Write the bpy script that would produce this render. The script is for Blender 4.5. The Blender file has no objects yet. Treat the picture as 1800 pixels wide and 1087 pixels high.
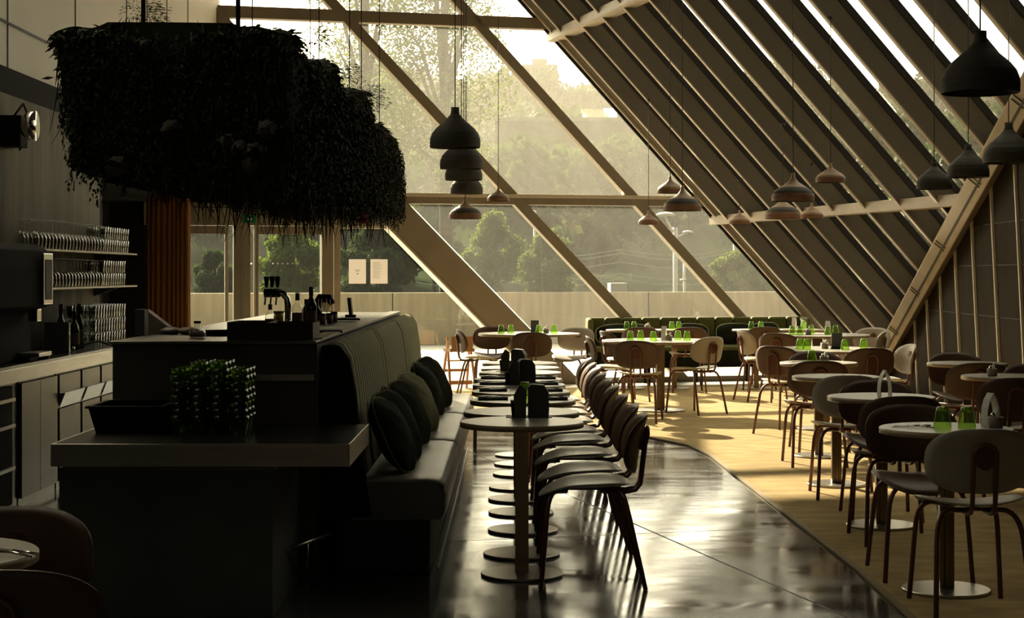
import bpy, bmesh, math, random
from mathutils import Vector, Matrix, noise
C = bpy.context.scene
random.seed(7)
PI = math.pi
FP, CX, HY, EYE = 3000.0, 900.0, 481.0, 1.47      # focal length in px, principal column, horizon row, eye height

# ------------------------------------------------------------------ camera, sky, sun, exposure
cam = bpy.data.cameras.new('camera'); camo = bpy.data.objects.new('camera', cam)
C.collection.objects.link(camo); C.camera = camo
camo.location = (0, 0, EYE); camo.rotation_euler = (PI/2, 0, 0)
cam.sensor_fit = 'HORIZONTAL'; cam.sensor_width = 36; cam.lens = 36*FP/1800
cam.shift_y = -(543.5-HY)/1800; cam.clip_start = .05; cam.clip_end = 2000
C.view_settings.view_transform = 'Standard'; C.view_settings.look = 'None'
C.view_settings.gamma = 1; C.view_settings.use_curve_mapping = False
C.view_settings.exposure = 1.05

SUN_AZ, SUN_EL = math.radians(-20), math.radians(25)   # azimuth left of the view axis
sd = Vector((math.sin(SUN_AZ)*math.cos(SUN_EL), math.cos(SUN_AZ)*math.cos(SUN_EL), math.sin(SUN_EL)))
world = bpy.data.worlds.new('sky'); C.world = world; world.use_nodes = True
wn, wl = world.node_tree.nodes, world.node_tree.links
bg = wn['Background']; bg.inputs[1].default_value = 1.0
geo = wn.new('ShaderNodeNewGeometry')
dot = wn.new('ShaderNodeVectorMath'); dot.operation = 'DOT_PRODUCT'; dot.inputs[1].default_value = sd
wl.new(geo.outputs['Incoming'], dot.inputs[0])
neg = wn.new('ShaderNodeMath'); neg.operation = 'MULTIPLY'; neg.inputs[1].default_value = -1
wl.new(dot.outputs['Value'], neg.inputs[0])
ramp = wn.new('ShaderNodeValToRGB'); cr = ramp.color_ramp
cr.elements[0].position = 0.0; cr.elements[0].color = (.10, .098, .085, 1)
cr.elements[1].position = 1.0; cr.elements[1].color = (5.0, 4.4, 3.1, 1)
e = cr.elements.new(.42); e.color = (1.2, 1.17, 1.02, 1)
e = cr.elements.new(.68); e.color = (1.05, .99, .80, 1)
e = cr.elements.new(.86); e.color = (2.3, 2.15, 1.7, 1)
wl.new(neg.outputs[0], ramp.inputs[0]); wl.new(ramp.outputs[0], bg.inputs[0])
sun = bpy.data.lights.new('sun', 'SUN'); suno = bpy.data.objects.new('sun', sun); C.collection.objects.link(suno)
sun.energy = 10.5; sun.color = (1, .86, .62); sun.angle = math.radians(.8)
suno.rotation_euler = sd.to_track_quat('Z', 'Y').to_euler()

# ------------------------------------------------------------------ helpers
def PT(px, py, Y): return Vector(((px-CX)/FP*Y, Y, EYE-(py-HY)/FP*Y))
def ONZ(px, py, z):
    Y = FP*(EYE-z)/(py-HY); return Vector(((px-CX)/FP*Y, Y, z))
def XY(px, Y, z=0): return Vector(((px-CX)/FP*Y, Y, z))
U = Vector((.967, .254, 0)).normalized(); V = Vector((-U.y, U.x, 0)); ZZ = Vector((0, 0, 1))
F0 = Vector((0, 22.49, 0))
def W(u, v, z): return F0 + U*u + V*v + ZZ*z
def FAC(px, py, off=0.0):
    d = Vector(((px-CX)/FP, 1, -(py-HY)/FP)); o = Vector((0, 0, EYE))
    t = (F0+V*off-o).dot(V)/d.dot(V); p = o+d*t
    return ((p-F0).dot(U), p.z)

def mat(name, col, rough=.6, metal=0, var=0, vs=6, bump=0, bs=40, spec=.5, stretch=(1, 1, 1), coords='Object', col2=None, coat=0):
    m = bpy.data.materials.new(name); m.use_nodes = True
    n, l = m.node_tree.nodes, m.node_tree.links; p = n['Principled BSDF']
    p.inputs['Base Color'].default_value = (*col, 1); p.inputs['Roughness'].default_value = rough
    p.inputs['Metallic'].default_value = metal; p.inputs['Specular IOR Level'].default_value = spec
    if coat: p.inputs['Coat Weight'].default_value = coat; p.inputs['Coat Roughness'].default_value = .15
    tc = n.new('ShaderNodeTexCoord'); mp = n.new('ShaderNodeMapping'); mp.inputs['Scale'].default_value = stretch
    l.new(tc.outputs[coords], mp.inputs[0])
    if var or col2:
        t = n.new('ShaderNodeTexNoise'); t.inputs['Scale'].default_value = vs; t.inputs['Detail'].default_value = 6
        l.new(mp.outputs[0], t.inputs[0]); r = n.new('ShaderNodeValToRGB')
        a = tuple(c*(1-var) for c in col); b = col2 or tuple(min(1, c*(1+var)) for c in col)
        r.color_ramp.elements[0].position = .3; r.color_ramp.elements[1].position = .7
        r.color_ramp.elements[0].color = (*a, 1); r.color_ramp.elements[1].color = (*b, 1)
        l.new(t.outputs['Fac'], r.inputs[0]); l.new(r.outputs[0], p.inputs['Base Color'])
    if bump:
        t = n.new('ShaderNodeTexNoise'); t.inputs['Scale'].default_value = bs; t.inputs['Detail'].default_value = 4
        l.new(mp.outputs[0], t.inputs[0]); b = n.new('ShaderNodeBump'); b.inputs['Strength'].default_value = bump; b.inputs['Distance'].default_value = .01
        l.new(t.outputs['Fac'], b.inputs['Height']); l.new(b.outputs[0], p.inputs['Normal'])
    return m

def thin_mat(name, tint, gloss_rough=.02, dust=0, fpow=5, fmul=.9, dustcol=(.85, .84, .76), ior=1.45, dscale=3, trans=0, tcol=None):
    """clear thin glass: transparent + fresnel reflection + optional dust film / tinted translucent body"""
    m = bpy.data.materials.new(name); m.use_nodes = True
    n, l = m.node_tree.nodes, m.node_tree.links; out = n['Material Output']; n.remove(n['Principled BSDF'])
    tr = n.new('ShaderNodeBsdfTransparent'); tr.inputs[0].default_value = (*tint, 1)
    gl = n.new('ShaderNodeBsdfGlossy'); gl.inputs['Roughness'].default_value = gloss_rough
    lw = n.new('ShaderNodeLayerWeight'); lw.inputs[0].default_value = .5
    pw = n.new('ShaderNodeMath'); pw.operation = 'POWER'; pw.inputs[1].default_value = fpow; l.new(lw.outputs['Facing'], pw.inputs[0])
    fr = n.new('ShaderNodeMath'); fr.operation = 'MULTIPLY_ADD'; fr.inputs[1].default_value = fmul; fr.inputs[2].default_value = .035; l.new(pw.outputs[0], fr.inputs[0])
    base = tr.outputs[0]
    if dust or trans:
        tl = n.new('ShaderNodeBsdfTranslucent'); tl.inputs[0].default_value = (*(tcol or dustcol), 1)
        mx = n.new('ShaderNodeMixShader'); l.new(base, mx.inputs[1]); l.new(tl.outputs[0], mx.inputs[2])
        if dust:
            tc = n.new('ShaderNodeTexCoord'); mp = n.new('ShaderNodeMapping'); mp.inputs['Scale'].default_value = (1, 1, .35)
            l.new(tc.outputs['Object'], mp.inputs[0])
            t = n.new('ShaderNodeTexNoise'); t.inputs['Scale'].default_value = dscale; t.inputs['Detail'].default_value = 9; t.inputs['Roughness'].default_value = .75
            l.new(mp.outputs[0], t.inputs[0])
            r = n.new('ShaderNodeMapRange'); r.inputs[1].default_value = .3; r.inputs[2].default_value = .75
            r.inputs[3].default_value = dust*.8; r.inputs[4].default_value = dust*1.25
            l.new(t.outputs['Fac'], r.inputs[0]); l.new(r.outputs[0], mx.inputs[0])
        else: mx.inputs[0].default_value = trans
        base = mx.outputs[0]
    m2 = n.new('ShaderNodeMixShader'); l.new(fr.outputs[0], m2.inputs[0]); l.new(base, m2.inputs[1]); l.new(gl.outputs[0], m2.inputs[2])
    l.new(m2.outputs[0], out.inputs[0])
    return m

def leafmat(name, col, tl=.45, var=.3):
    m = mat(name, col, .8, 0, var, 1.5, spec=.15); n, l = m.node_tree.nodes, m.node_tree.links; p = n['Principled BSDF']; out = n['Material Output']
    t = n.new('ShaderNodeBsdfTranslucent'); t.inputs[0].default_value = (min(.8, col[0]*1.8), min(.76, col[1]*1.8), min(.72, col[2]*1.2), 1)
    mx = n.new('ShaderNodeMixShader'); mx.inputs[0].default_value = tl; l.new(p.outputs[0], mx.inputs[1]); l.new(t.outputs[0], mx.inputs[2]); l.new(mx.outputs[0], out.inputs[0]); return m

class MB:
    def __init__(s): s.v = []; s.f = []; s.sm = []
    def add(s, vs, fs, smooth=False):
        k = len(s.v); s.v += [Vector(p) for p in vs]; s.f += [tuple(i+k for i in f) for f in fs]; s.sm += [smooth]*len(fs); return s
    def box(s, x0, x1, y0, y1, z0, z1):
        return s.hexa([(x0, y0, z0), (x1, y0, z0), (x1, y1, z0), (x0, y1, z0), (x0, y0, z1), (x1, y0, z1), (x1, y1, z1), (x0, y1, z1)])
    def hexa(s, p): return s.add(p, [(0, 3, 2, 1), (4, 5, 6, 7), (0, 1, 5, 4), (1, 2, 6, 5), (2, 3, 7, 6), (3, 0, 4, 7)])
    def bar(s, a, b, w, d, side, nrm=None):
        """box beam a->b; w along 'side', d along the third axis (or nrm)"""
        a = Vector(a); b = Vector(b); t = (b-a).normalized(); side = Vector(side); side = (side-t*side.dot(t)).normalized()
        n = t.cross(side)
        P = []
        for c in (a, b):
            P += [c-side*w/2-n*d/2, c+side*w/2-n*d/2, c+side*w/2+n*d/2, c-side*w/2+n*d/2]
        return s.hexa([P[0], P[1], P[2], P[3], P[4], P[5], P[6], P[7]])
    def prism(s, poly, ext):
        n = len(poly); ext = Vector(ext); vs = [Vector(p) for p in poly]+[Vector(p)+ext for p in poly]
        return s.add(vs, [tuple(range(n))[::-1], tuple(range(n, 2*n))]+[(i, (i+1) % n, (i+1) % n+n, i+n) for i in range(n)])
    def tube(s, pts, r, n=8, caps=True):
        pts = [Vector(p) for p in pts]; m = len(pts); rs = r if isinstance(r, (list, tuple)) else [r]*m
        t0 = (pts[1]-pts[0]).normalized(); a = t0.orthogonal().normalized(); vs = []
        for i, p in enumerate(pts):
            t = ((pts[min(i+1, m-1)]-p).normalized()+(p-pts[max(i-1, 0)]).normalized())
            t = t.normalized() if t.length > 1e-6 else t0
            a = (a-t*a.dot(t)).normalized(); b = t.cross(a)
            vs += [p+(a*math.cos(2*PI*k/n)+b*math.sin(2*PI*k/n))*rs[i] for k in range(n)]
        fs = [(i*n+k, i*n+(k+1) % n, (i+1)*n+(k+1) % n, (i+1)*n+k) for i in range(m-1) for k in range(n)]
        s.add(vs, fs, True)
        if caps:
            k = len(s.v)-m*n; s.f += [tuple(range(k+n-1, k-1, -1)), tuple(range(k+(m-1)*n, k+m*n))]; s.sm += [False, False]
        return s
    def lathe(s, prof, n=24, c=(0, 0, 0), smooth=True, sy=1):
        c = Vector(c); vs = []; fs = []; m = len(prof)
        for r, z in prof: vs += [c+Vector((r*math.cos(2*PI*k/n), sy*r*math.sin(2*PI*k/n), z)) for k in range(n)]
        for i in range(m-1):
            for k in range(n): fs.append((i*n+k, i*n+(k+1) % n, (i+1)*n+(k+1) % n, (i+1)*n+k))
        s.add(vs, fs, smooth)
        k = len(s.v)-m*n
        if prof[0][0] > 1e-4 and prof[0][0] < 9e3: pass
        return s
    def disc(s, r, z0, z1, n=48, c=(0, 0, 0), bev=.003):
        return s.lathe([(1e-5, z0), (r-bev, z0), (r, z0+bev), (r, z1-bev), (r-bev, z1), (1e-5, z1)], n, c, smooth=False)
    def grid(s, fn, nu, nv, smooth=True, closeu=False):
        vs = [fn(i/(nu if closeu else nu-1), j/(nv-1)) for j in range(nv) for i in range(nu)]
        fs = [(j*nu+i, j*nu+(i+1) % nu, (j+1)*nu+(i+1) % nu, (j+1)*nu+i) for j in range(nv-1) for i in range(nu if closeu else nu-1)]
        return s.add(vs, fs, smooth)
    def build(s, name, m, parent=None, world=False, bevel=0, loc=None):
        me = bpy.data.meshes.new(name); off = parent.location if (world and parent) else Vector((0, 0, 0))
        if loc is not None: off = Vector(loc)
        me.from_pydata([tuple(p-off) for p in s.v], [], s.f); me.polygons.foreach_set('use_smooth', s.sm)
        me.update()
        bm = bmesh.new(); bm.from_mesh(me); bmesh.ops.remove_doubles(bm, verts=bm.verts, dist=1e-5)
        bmesh.ops.recalc_face_normals(bm, faces=bm.faces); bm.to_mesh(me); bm.free()
        me.materials.append(m); o = bpy.data.objects.new(name, me); C.collection.objects.link(o)
        if parent: o.parent = parent
        if loc is not None: o.location = loc
        if bevel:
            b = o.modifiers.new('bevel', 'BEVEL'); b.width = bevel; b.segments = 2; b.limit_method = 'ANGLE'; b.angle_limit = .7
        return o

def thing(name, label, cat, loc=(0, 0, 0), rz=0, group=None):
    o = bpy.data.objects.new(name, None); C.collection.objects.link(o); o.empty_display_size = .1
    o.location = loc; o.rotation_euler = (0, 0, rz); o['label'] = label; o['category'] = cat
    if group: o['group'] = group
    return o
def tag(o, label, cat, group=None):
    o['label'] = label; o['category'] = cat
    if group: o['group'] = group
    return o
def struct(o): o['kind'] = 'structure'; return o
def sroot(name, loc=(0, 0, 0)):
    o = bpy.data.objects.new(name, None); C.collection.objects.link(o); o.location = loc; o['kind'] = 'structure'; return o
def dup(root, loc, rz=0, label=None, group=None, sc=None):
    r = root.copy(); C.collection.objects.link(r); r.location = loc; r.rotation_euler = (0, 0, rz)
    if label: r['label'] = label
    if group: r['group'] = group
    if sc: r.scale = sc if isinstance(sc, tuple) else (sc,)*3
    for ch in kids.get(root.name, []):
        c = ch.copy(); C.collection.objects.link(c); c.parent = r
        for g in kids.get(ch.name, []):
            d = g.copy(); C.collection.objects.link(d); d.parent = c
    return r
kids = {}
def remember(root):
    kids[root.name] = list(root.children)
    for c in root.children: kids[c.name] = list(c.children)
ORD = ['nearest', 'second nearest', 'third nearest', 'fourth nearest', 'fifth nearest', 'sixth nearest', 'seventh nearest', 'second farthest', 'farthest']
def lr(i, n):
    if n == 1: return 'single'
    if n == 2: return ('left', 'right')[i]
    return 'leftmost' if i == 0 else 'rightmost' if i == n-1 else ('second from left', 'third from left', 'fourth from left')[i-1]

# ------------------------------------------------------------------ materials
M = {}
M['mullion'] = mat('beige_metal', (.27, .222, .16), .45, 0, .08, 3)
M['mullion_light'] = mat('bright_metal_strip', (.62, .55, .44), .35, .3)
M['fin'] = mat('olive_brown_panel', (.125, .106, .076), .55, 0, .1, 1.2)
M['fin_dark'] = mat('black_gasket', (.012, .011, .009), .6)
M['fin_edge'] = mat('lit_fin_edge', (.36, .29, .2), .4, .2)  # paler colour carries the light on the fins' inner edges
M['beam'] = mat('painted_steel', (.40, .33, .24), .45, .1, .1, 4)
M['concrete_wall'] = mat('board_concrete', (.17, .15, .11), .8, 0, .45, 1.6, .4, 8, stretch=(3, 3, .35))
M['cream'] = mat('cream_panel', (.80, .72, .56), .6, 0, .05, 1)
M['black'] = mat('matt_black', (.012, .012, .011), .8, spec=.1)
M['darkwall'] = mat('dark_plaster', (.03, .028, .024), .85)
M['rightwall'] = mat('dark_taupe_panel', (.035, .028, .019), .8, 0, .15, 2, spec=.08)
M['joint_light'] = mat('aluminium_strip', (.80, .74, .62), .4, .2)
M['ceil'] = mat('ceiling_dark', (.06, .055, .045), .9)
M['carpet'] = mat('tan_carpet', (.40, .295, .14), .95, 0, .22, 3.5, .5, 160, spec=.1, stretch=(1, 2.2, 1))
M['carpet_edge'] = mat('carpet_binding', (.22, .17, .085), .9)
M['terrazzo'] = mat('pale_terrazzo', (.5, .46, .38), .45, 0, .1, 5)
M['steel'] = mat('brushed_steel', (.42, .39, .34), .32, .95, .12, 3, stretch=(1, 1, 12))
M['steel_dark'] = mat('dark_steel', (.16, .15, .13), .35, .9)
M['bar'] = mat('dark_green_grey_panel', (.085, .088, .075), .6, 0, .2, 2, spec=.3)
M['bar2'] = mat('brown_grey_laminate', (.10, .088, .07), .6, spec=.3)
M['blackstone'] = mat('black_worktop', (.015, .014, .012), .25)
M['bronze'] = mat('bronze_cabinet', (.11, .085, .055), .38, .7, .15, 2, stretch=(1, 1, 6))
M['seatleather'] = mat('grey_green_leather', (.17, .16, .125), .42, 0, .1, 4, .15, 60)
M['sofabase'] = mat('sofa_base', (.035, .03, .024), .7)
M['velvet_dark'] = mat('dark_green_velvet', (.018, .021, .012), .95, 0, .3, 8, .5, 90, spec=.05)
M['velvet'] = mat('moss_green_velvet', (.11, .115, .03), .9, 0, .2, 6)
M['piping'] = mat('pale_piping', (.28, .29, .15), .8)
M['tabletop'] = mat('grey_laminate', (.28, .265, .225), .33, 0, .08, 6)
M['tableedge'] = mat('oiled_ply_edge', (.36, .26, .14), .45, 0, .1, 10, stretch=(1, 1, 20))
M['brass'] = mat('brushed_brass_pole', (.21, .155, .095), .25, .85, .08, 4, stretch=(8, 8, 1))
M['shell_brown'] = mat('rosewood_brown_shell', (.115, .062, .038), .45, 0, .12, 5)
M['shell_pale'] = mat('stone_grey_shell', (.43, .38, .31), .45, 0, .05, 5)
M['frame_brown'] = mat('terracotta_tube', (.15, .06, .035), .38, .1)
M['seat_pale'] = mat('grey_seat_shell', (.46, .41, .33), .4)
M['wood_high'] = mat('orange_beech', (.45, .22, .10), .5, 0, .15, 8, stretch=(6, 6, 1))
M['lamp_dark'] = mat('charcoal_rope_shade', (.07, .064, .05), .75, 0, .15, 20)
M['lamp_brown'] = mat('copper_rope_shade', (.24, .12, .065), .6, 0, .15, 20)
M['lamp_tan'] = mat('tan_wood_shade', (.34, .22, .12), .55, 0, .15, 15)
M['cord'] = mat('black_cord', (.02, .02, .018), .6)
M['curtain'] = leafmat('rust_orange_curtain', (.22, .09, .028), .12, .15)
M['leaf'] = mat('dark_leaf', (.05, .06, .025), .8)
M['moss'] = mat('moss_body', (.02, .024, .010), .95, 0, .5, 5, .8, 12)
M['vine'] = mat('hanging_vine', (.032, .038, .014), .8)
M['flower'] = mat('dried_flower', (.085, .07, .05), .8)
M['flower_red'] = mat('dried_red_flower', (.22, .05, .02), .8)
M['white'] = mat('white_card', (.8, .77, .7), .6)
M['paper'] = leafmat('notice_paper', (.72, .63, .60), .3, 0)
M['slate'] = mat('slate_grey_card', (.07, .068, .06), .6)
M['chrome'] = mat('chrome', (.75, .72, .66), .12, 1)
M['blackgloss'] = mat('gloss_black', (.008, .008, .008), .45, spec=.15)
M['bottle_dark'] = mat('dark_bottle_glass', (.012, .01, .006), .08, 0, coat=.5)
M['label'] = mat('bottle_label', (.16, .1, .07), .7)
M['box_red'] = mat('dark_red_brown_crate', (.05, .025, .015), .6)
M['yellow'] = mat('yellow_plastic', (.45, .27, .03), .4)
M['pot'] = mat('condiment_pot', (.28, .22, .17), .5)
M['sign'] = mat('green_sign', (.01, .16, .06), .5)
M['concrete_out'] = mat('parapet_concrete', (.44, .36, .24), .85, 0, .16, 2.5, .2, 20, stretch=(3, 3, .4))
M['paving'] = mat('pale_paving', (.55, .5, .4), .8, 0, .1, 2)
M['grass'] = mat('hill_ground', (.035, .045, .022), 1, 0, .4, .05, spec=0)
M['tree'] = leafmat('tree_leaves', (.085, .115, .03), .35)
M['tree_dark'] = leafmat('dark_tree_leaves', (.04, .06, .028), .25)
M['bark'] = mat('bark', (.06, .05, .035), .9)
M['building'] = mat('far_render', (.4, .38, .33), .8)
M['lampwhite'] = mat('white_lamp_metal', (.7, .68, .62), .4)
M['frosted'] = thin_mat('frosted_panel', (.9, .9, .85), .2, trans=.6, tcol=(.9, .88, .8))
M['glass_clear'] = thin_mat('clear_glass', (.93, .94, .9), .04, fpow=2.2, fmul=.85)
M['glass_green'] = thin_mat('green_glass', (.58, .76, .30), .05, fpow=2.2, fmul=.7, trans=.06, tcol=(.30, .50, .05))
M['glass_green_dark'] = M['glass_green']
M['glass_door'] = thin_mat('door_glass', (.93, .96, .93), .01, dust=.003, dscale=2)
M['glass_low'] = thin_mat('dusty_glass', (.96, .96, .93), .01, dust=.015, dscale=2)
M['glass_high'] = thin_mat('very_dusty_glass', (.97, .96, .92), .01, dust=.031, dscale=2)
M['glass_roof'] = thin_mat('roof_glass', (.96, .95, .9), .02)

def floor_mat():
    m = bpy.data.materials.new('polished_concrete'); m.use_nodes = True
    n, l = m.node_tree.nodes, m.node_tree.links; p = n['Principled BSDF']
    tc = n.new('ShaderNodeTexCoord')
    t = n.new('ShaderNodeTexNoise'); t.inputs['Scale'].default_value = .9; t.inputs['Detail'].default_value = 8; l.new(tc.outputs['Object'], t.inputs[0])
    r = n.new('ShaderNodeValToRGB'); r.color_ramp.elements[0].color = (.050, .053, .047, 1); r.color_ramp.elements[1].color = (.105, .105, .09, 1)
    r.color_ramp.elements[0].position = .3; r.color_ramp.elements[1].position = .7
    l.new(t.outputs['Fac'], r.inputs[0])
    # saw-cut joints
    bk = n.new('ShaderNodeTexBrick'); bk.offset = 0; bk.inputs['Scale'].default_value = 1
    bk.inputs['Brick Width'].default_value = 4; bk.inputs['Row Height'].default_value = 4; bk.inputs['Mortar Size'].default_value = .007; bk.inputs['Mortar Smooth'].default_value = 0
    bk.inputs['Color1'].default_value = bk.inputs['Color2'].default_value = (1, 1, 1, 1); bk.inputs['Mortar'].default_value = (.3, .3, .3, 1)
    mp = n.new('ShaderNodeMapping'); th = math.atan2(U.y, U.x); P0_ = Vector((.81, 9.66, 0))
    mp.inputs['Rotation'].default_value = (0, 0, -th); mp.inputs['Location'].default_value = (-P0_.dot(U)+40, -P0_.dot(V)+40, 0)
    l.new(tc.outputs['Object'], mp.inputs[0]); l.new(mp.outputs[0], bk.inputs[0])
    mx = n.new('ShaderNodeMix'); mx.data_type = 'RGBA'; mx.blend_type = 'MULTIPLY'; mx.inputs[0].default_value = 1
    l.new(r.outputs[0], mx.inputs[6]); l.new(bk.outputs['Color'], mx.inputs[7]); jf = bk.outputs['Fac']; l.new(mx.outputs[2], p.inputs['Base Color'])
    t2 = n.new('ShaderNodeTexNoise'); t2.inputs['Scale'].default_value = 1.3; t2.inputs['Detail'].default_value = 5
    mp2 = n.new('ShaderNodeMapping'); mp2.inputs['Scale'].default_value = (1, 2.5, 1); l.new(tc.outputs['Object'], mp2.inputs[0]); l.new(mp2.outputs[0], t2.inputs[0])
    mr = n.new('ShaderNodeMapRange'); mr.inputs[1].default_value = .35; mr.inputs[2].default_value = .7; mr.inputs[3].default_value = .07; mr.inputs[4].default_value = .19
    l.new(t2.outputs['Fac'], mr.inputs[0]); ja = n.new('ShaderNodeMath'); ja.operation = 'MULTIPLY_ADD'; ja.inputs[1].default_value = .6
    l.new(jf, ja.inputs[0]); l.new(mr.outputs[0], ja.inputs[2]); l.new(ja.outputs[0], p.inputs['Roughness'])
    t3 = n.new('ShaderNodeTexNoise'); t3.inputs['Scale'].default_value = 2.2; t3.inputs['Detail'].default_value = 1; l.new(mp2.outputs[0], t3.inputs[0])
    b = n.new('ShaderNodeBump'); b.inputs['Strength'].default_value = .25; b.inputs['Distance'].default_value = .004
    l.new(t3.outputs['Fac'], b.inputs['Height']); l.new(b.outputs[0], p.inputs['Normal'])
    p.inputs['IOR'].default_value = 1.95
    return m
M['floor'] = floor_mat()

def cord_mat():   # striped corduroy for the banquette back: ribs run up the back
    m = mat('green_corduroy', (.10, .10, .035), .9); n, l = m.node_tree.nodes, m.node_tree.links; p = n['Principled BSDF']
    tc = n.new('ShaderNodeTexCoord'); w = n.new('ShaderNodeTexWave'); w.wave_type = 'BANDS'; w.bands_direction = 'Y'; w.inputs['Scale'].default_value = 2.6; w.inputs['Distortion'].default_value = 0
    l.new(tc.outputs['Object'], w.inputs[0]); r = n.new('ShaderNodeValToRGB'); r.color_ramp.elements[0].color = (.035, .035, .014, 1); r.color_ramp.elements[1].color = (.19, .185, .07, 1)
    r.color_ramp.elements[0].position = .03; r.color_ramp.elements[1].position = .3
    l.new(w.outputs['Fac'], r.inputs[0]); l.new(r.outputs[0], p.inputs['Base Color'])
    b = n.new('ShaderNodeBump'); b.inputs['Strength'].default_value = .8; b.inputs['Distance'].default_value = .01; l.new(w.outputs['Fac'], b.inputs['Height']); l.new(b.outputs[0], p.inputs['Normal'])
    return m
M['corduroy'] = cord_mat()

# ------------------------------------------------------------------ building geometry in facade coordinates
p1 = FAC(950, 0); p2 = FAC(1440, 555); ms = (p2[1]-p1[1])/(p2[0]-p1[0])
def uS(z): return p1[0]+(z-p1[1])/ms
ZT = 5.45
nin = (U*ms*1.0 - ZZ).normalized()     # inward normal of the sloping roof (towards the room)
if nin.z > 0: nin = -nin
foot = W(uS(0), 0, 0)
def rayS(px, py):
    o = Vector((0, 0, EYE)); d = Vector(((px-CX)/FP, 1, -(py-HY)/FP))
    t = (W(uS(0), 0, 0)-o).dot(nin)/d.dot(nin); return o+d*t
E1 = rayS(1800, 200); Ed = (E1-foot); Etop = foot+Ed*(ZT/Ed.z)
def vOf(p): return (p-F0).dot(V)
def Eat_v(v):
    k = (v-0)/(vOf(E1)); return foot+Ed*k

# floor / ground
o = MB().box(-7, 9, -3, 23.2, -.2, 0).build('floor', M['floor']); struct(o)
cp = [ONZ(760, 717, 0), ONZ(1000, 750, 0), ONZ(1130, 768, 0), ONZ(1212, 785, 0), ONZ(1250, 803, 0), ONZ(1510, 1005, 0), ONZ(1600, 1087, 0), ONZ(1900, 1400, 0)]
cp += [Vector((3.7, 4.5, 0)), Vector((4.35, 14.5, 0)), foot+Vector((-.15, -.9, 0)), W(-3.2, -.85, 0)]
cr_ = thing('carpet', 'large tan woven carpet with a dark bound edge lying on the polished floor', 'carpet', (2.5, 14, 0))
MB().prism([p for p in cp], (0, 0, .012)).build('carpet_field', M['carpet'], cr_, world=True)
b = MB()
for i in range(len(cp)-4): b.bar(cp[i]+Vector((0, 0, .009)), cp[i+1]+Vector((0, 0, .009)), .03, .012, (1, 0, 0) if abs((cp[i+1]-cp[i]).y) > abs((cp[i+1]-cp[i]).x) else (0, 1, 0))
b.build('bound_edge', M['carpet_edge'], cr_, world=True)
o = MB().prism([W(-6, -.8, .001), W(uS(0), -.8, .001), W(uS(0), .3, .001), W(-6, .3, .001)], (0, 0, .006)).build('trim_1', M['terrazzo']); struct(o)

# facade: window_1 (diagonal mullions, transoms, panes)
w1 = sroot('window_1', W(0, 0, 0))
zt1 = FAC(900, 351)[1]; zt2 = FAC(700, 33)[1]
def diag(a, bpt):   # line through two picture points on the facade -> function u(z)
    (ua, za), (ub, zb) = FAC(*a), FAC(*bpt); k = (ub-ua)/(zb-za); return lambda z: ua+k*(z-za)
LA = diag((778, 215), (1095, 555)); LB = diag((800, 0), (1297, 555)); LC = uS
LD = diag((700, 385), (885, 575))
uL = FAC(338, 300)[0]
def member(name, L, z0, z1, w, d, m=M['mullion'], off=0):
    return MB().prism([W(L(z0)-w/2, off-d/2, z0), W(L(z0)+w/2, off-d/2, z0), W(L(z1)+w/2, off-d/2, z1), W(L(z1)-w/2, off-d/2, z1)], V*d).build(name, m, w1, world=True, bevel=.006)
member('diagonal_mullion', LA, 0, ZT, .185, .16); member('diagonal_mullion', LB, 0, ZT, .175, .16)
member('diagonal_beam', LD, 0, ZT, .56, .30)
member('glazing_strip', lambda z: LD(z)-.27, 0, zt1, .035, .34, M['mullion_light'])
for dx in (.285, .335): member('bright_line_strip', (lambda z, dx=dx: LD(z)+dx), 0, ZT, .018, .04, M['frosted'])  # translucent strips added to glow as the bright lines beside the beam
member('glazing_strip', lambda z: LD(z)+.31, 0, ZT, .03, .05, M['fin_dark'])
def horiz(name, u0, u1, z, h, d, m=M['mullion'], off=0):
    return MB().prism([W(u0, off-d/2, z-h/2), W(u1, off-d/2, z-h/2), W(u1, off-d/2, z+h/2), W(u0, off-d/2, z+h/2)], V*d).build(name, m, w1, world=True, bevel=.005)
horiz('transom', LD(zt1), LC(zt1), zt1-.02, .10, .15); horiz('transom_ledge', LD(zt1), LC(zt1), zt1+.045, .05, .19, M['mullion_light'])
horiz('transom', uL, LC(zt2), zt2, .15, .16)
horiz('bottom_rail', LD(0), LC(0), .04, .08, .14)
def pane(q, m, name='pane'):
    MB().prism([W(q[0][0], -.008, q[0][1]), W(q[1][0], -.008, q[1][1]), W(q[2][0], -.008, q[2][1]), W(q[3][0], -.008, q[3][1])], V*.016).build(name, m, w1, world=True)
for (La, Lb) in ((LD, LA), (LA, LB), (LB, LC)):
    pane([(La(.06), .06), (Lb(.06), .06), (Lb(zt1), zt1), (La(zt1), zt1)], M['glass_low'])
    pane([(La(zt1), zt1), (Lb(zt1), zt1), (Lb(zt2), zt2), (La(zt2), zt2)], M['glass_high'])
    pane([(La(zt2), zt2), (Lb(zt2), zt2), (Lb(ZT), ZT), (La(ZT), ZT)], M['glass_high'])
pane([(uL, zt1), (LD(zt1), zt1), (LD(ZT), ZT), (LD(ZT)-.02, ZT)], M['glass_high'])
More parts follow.
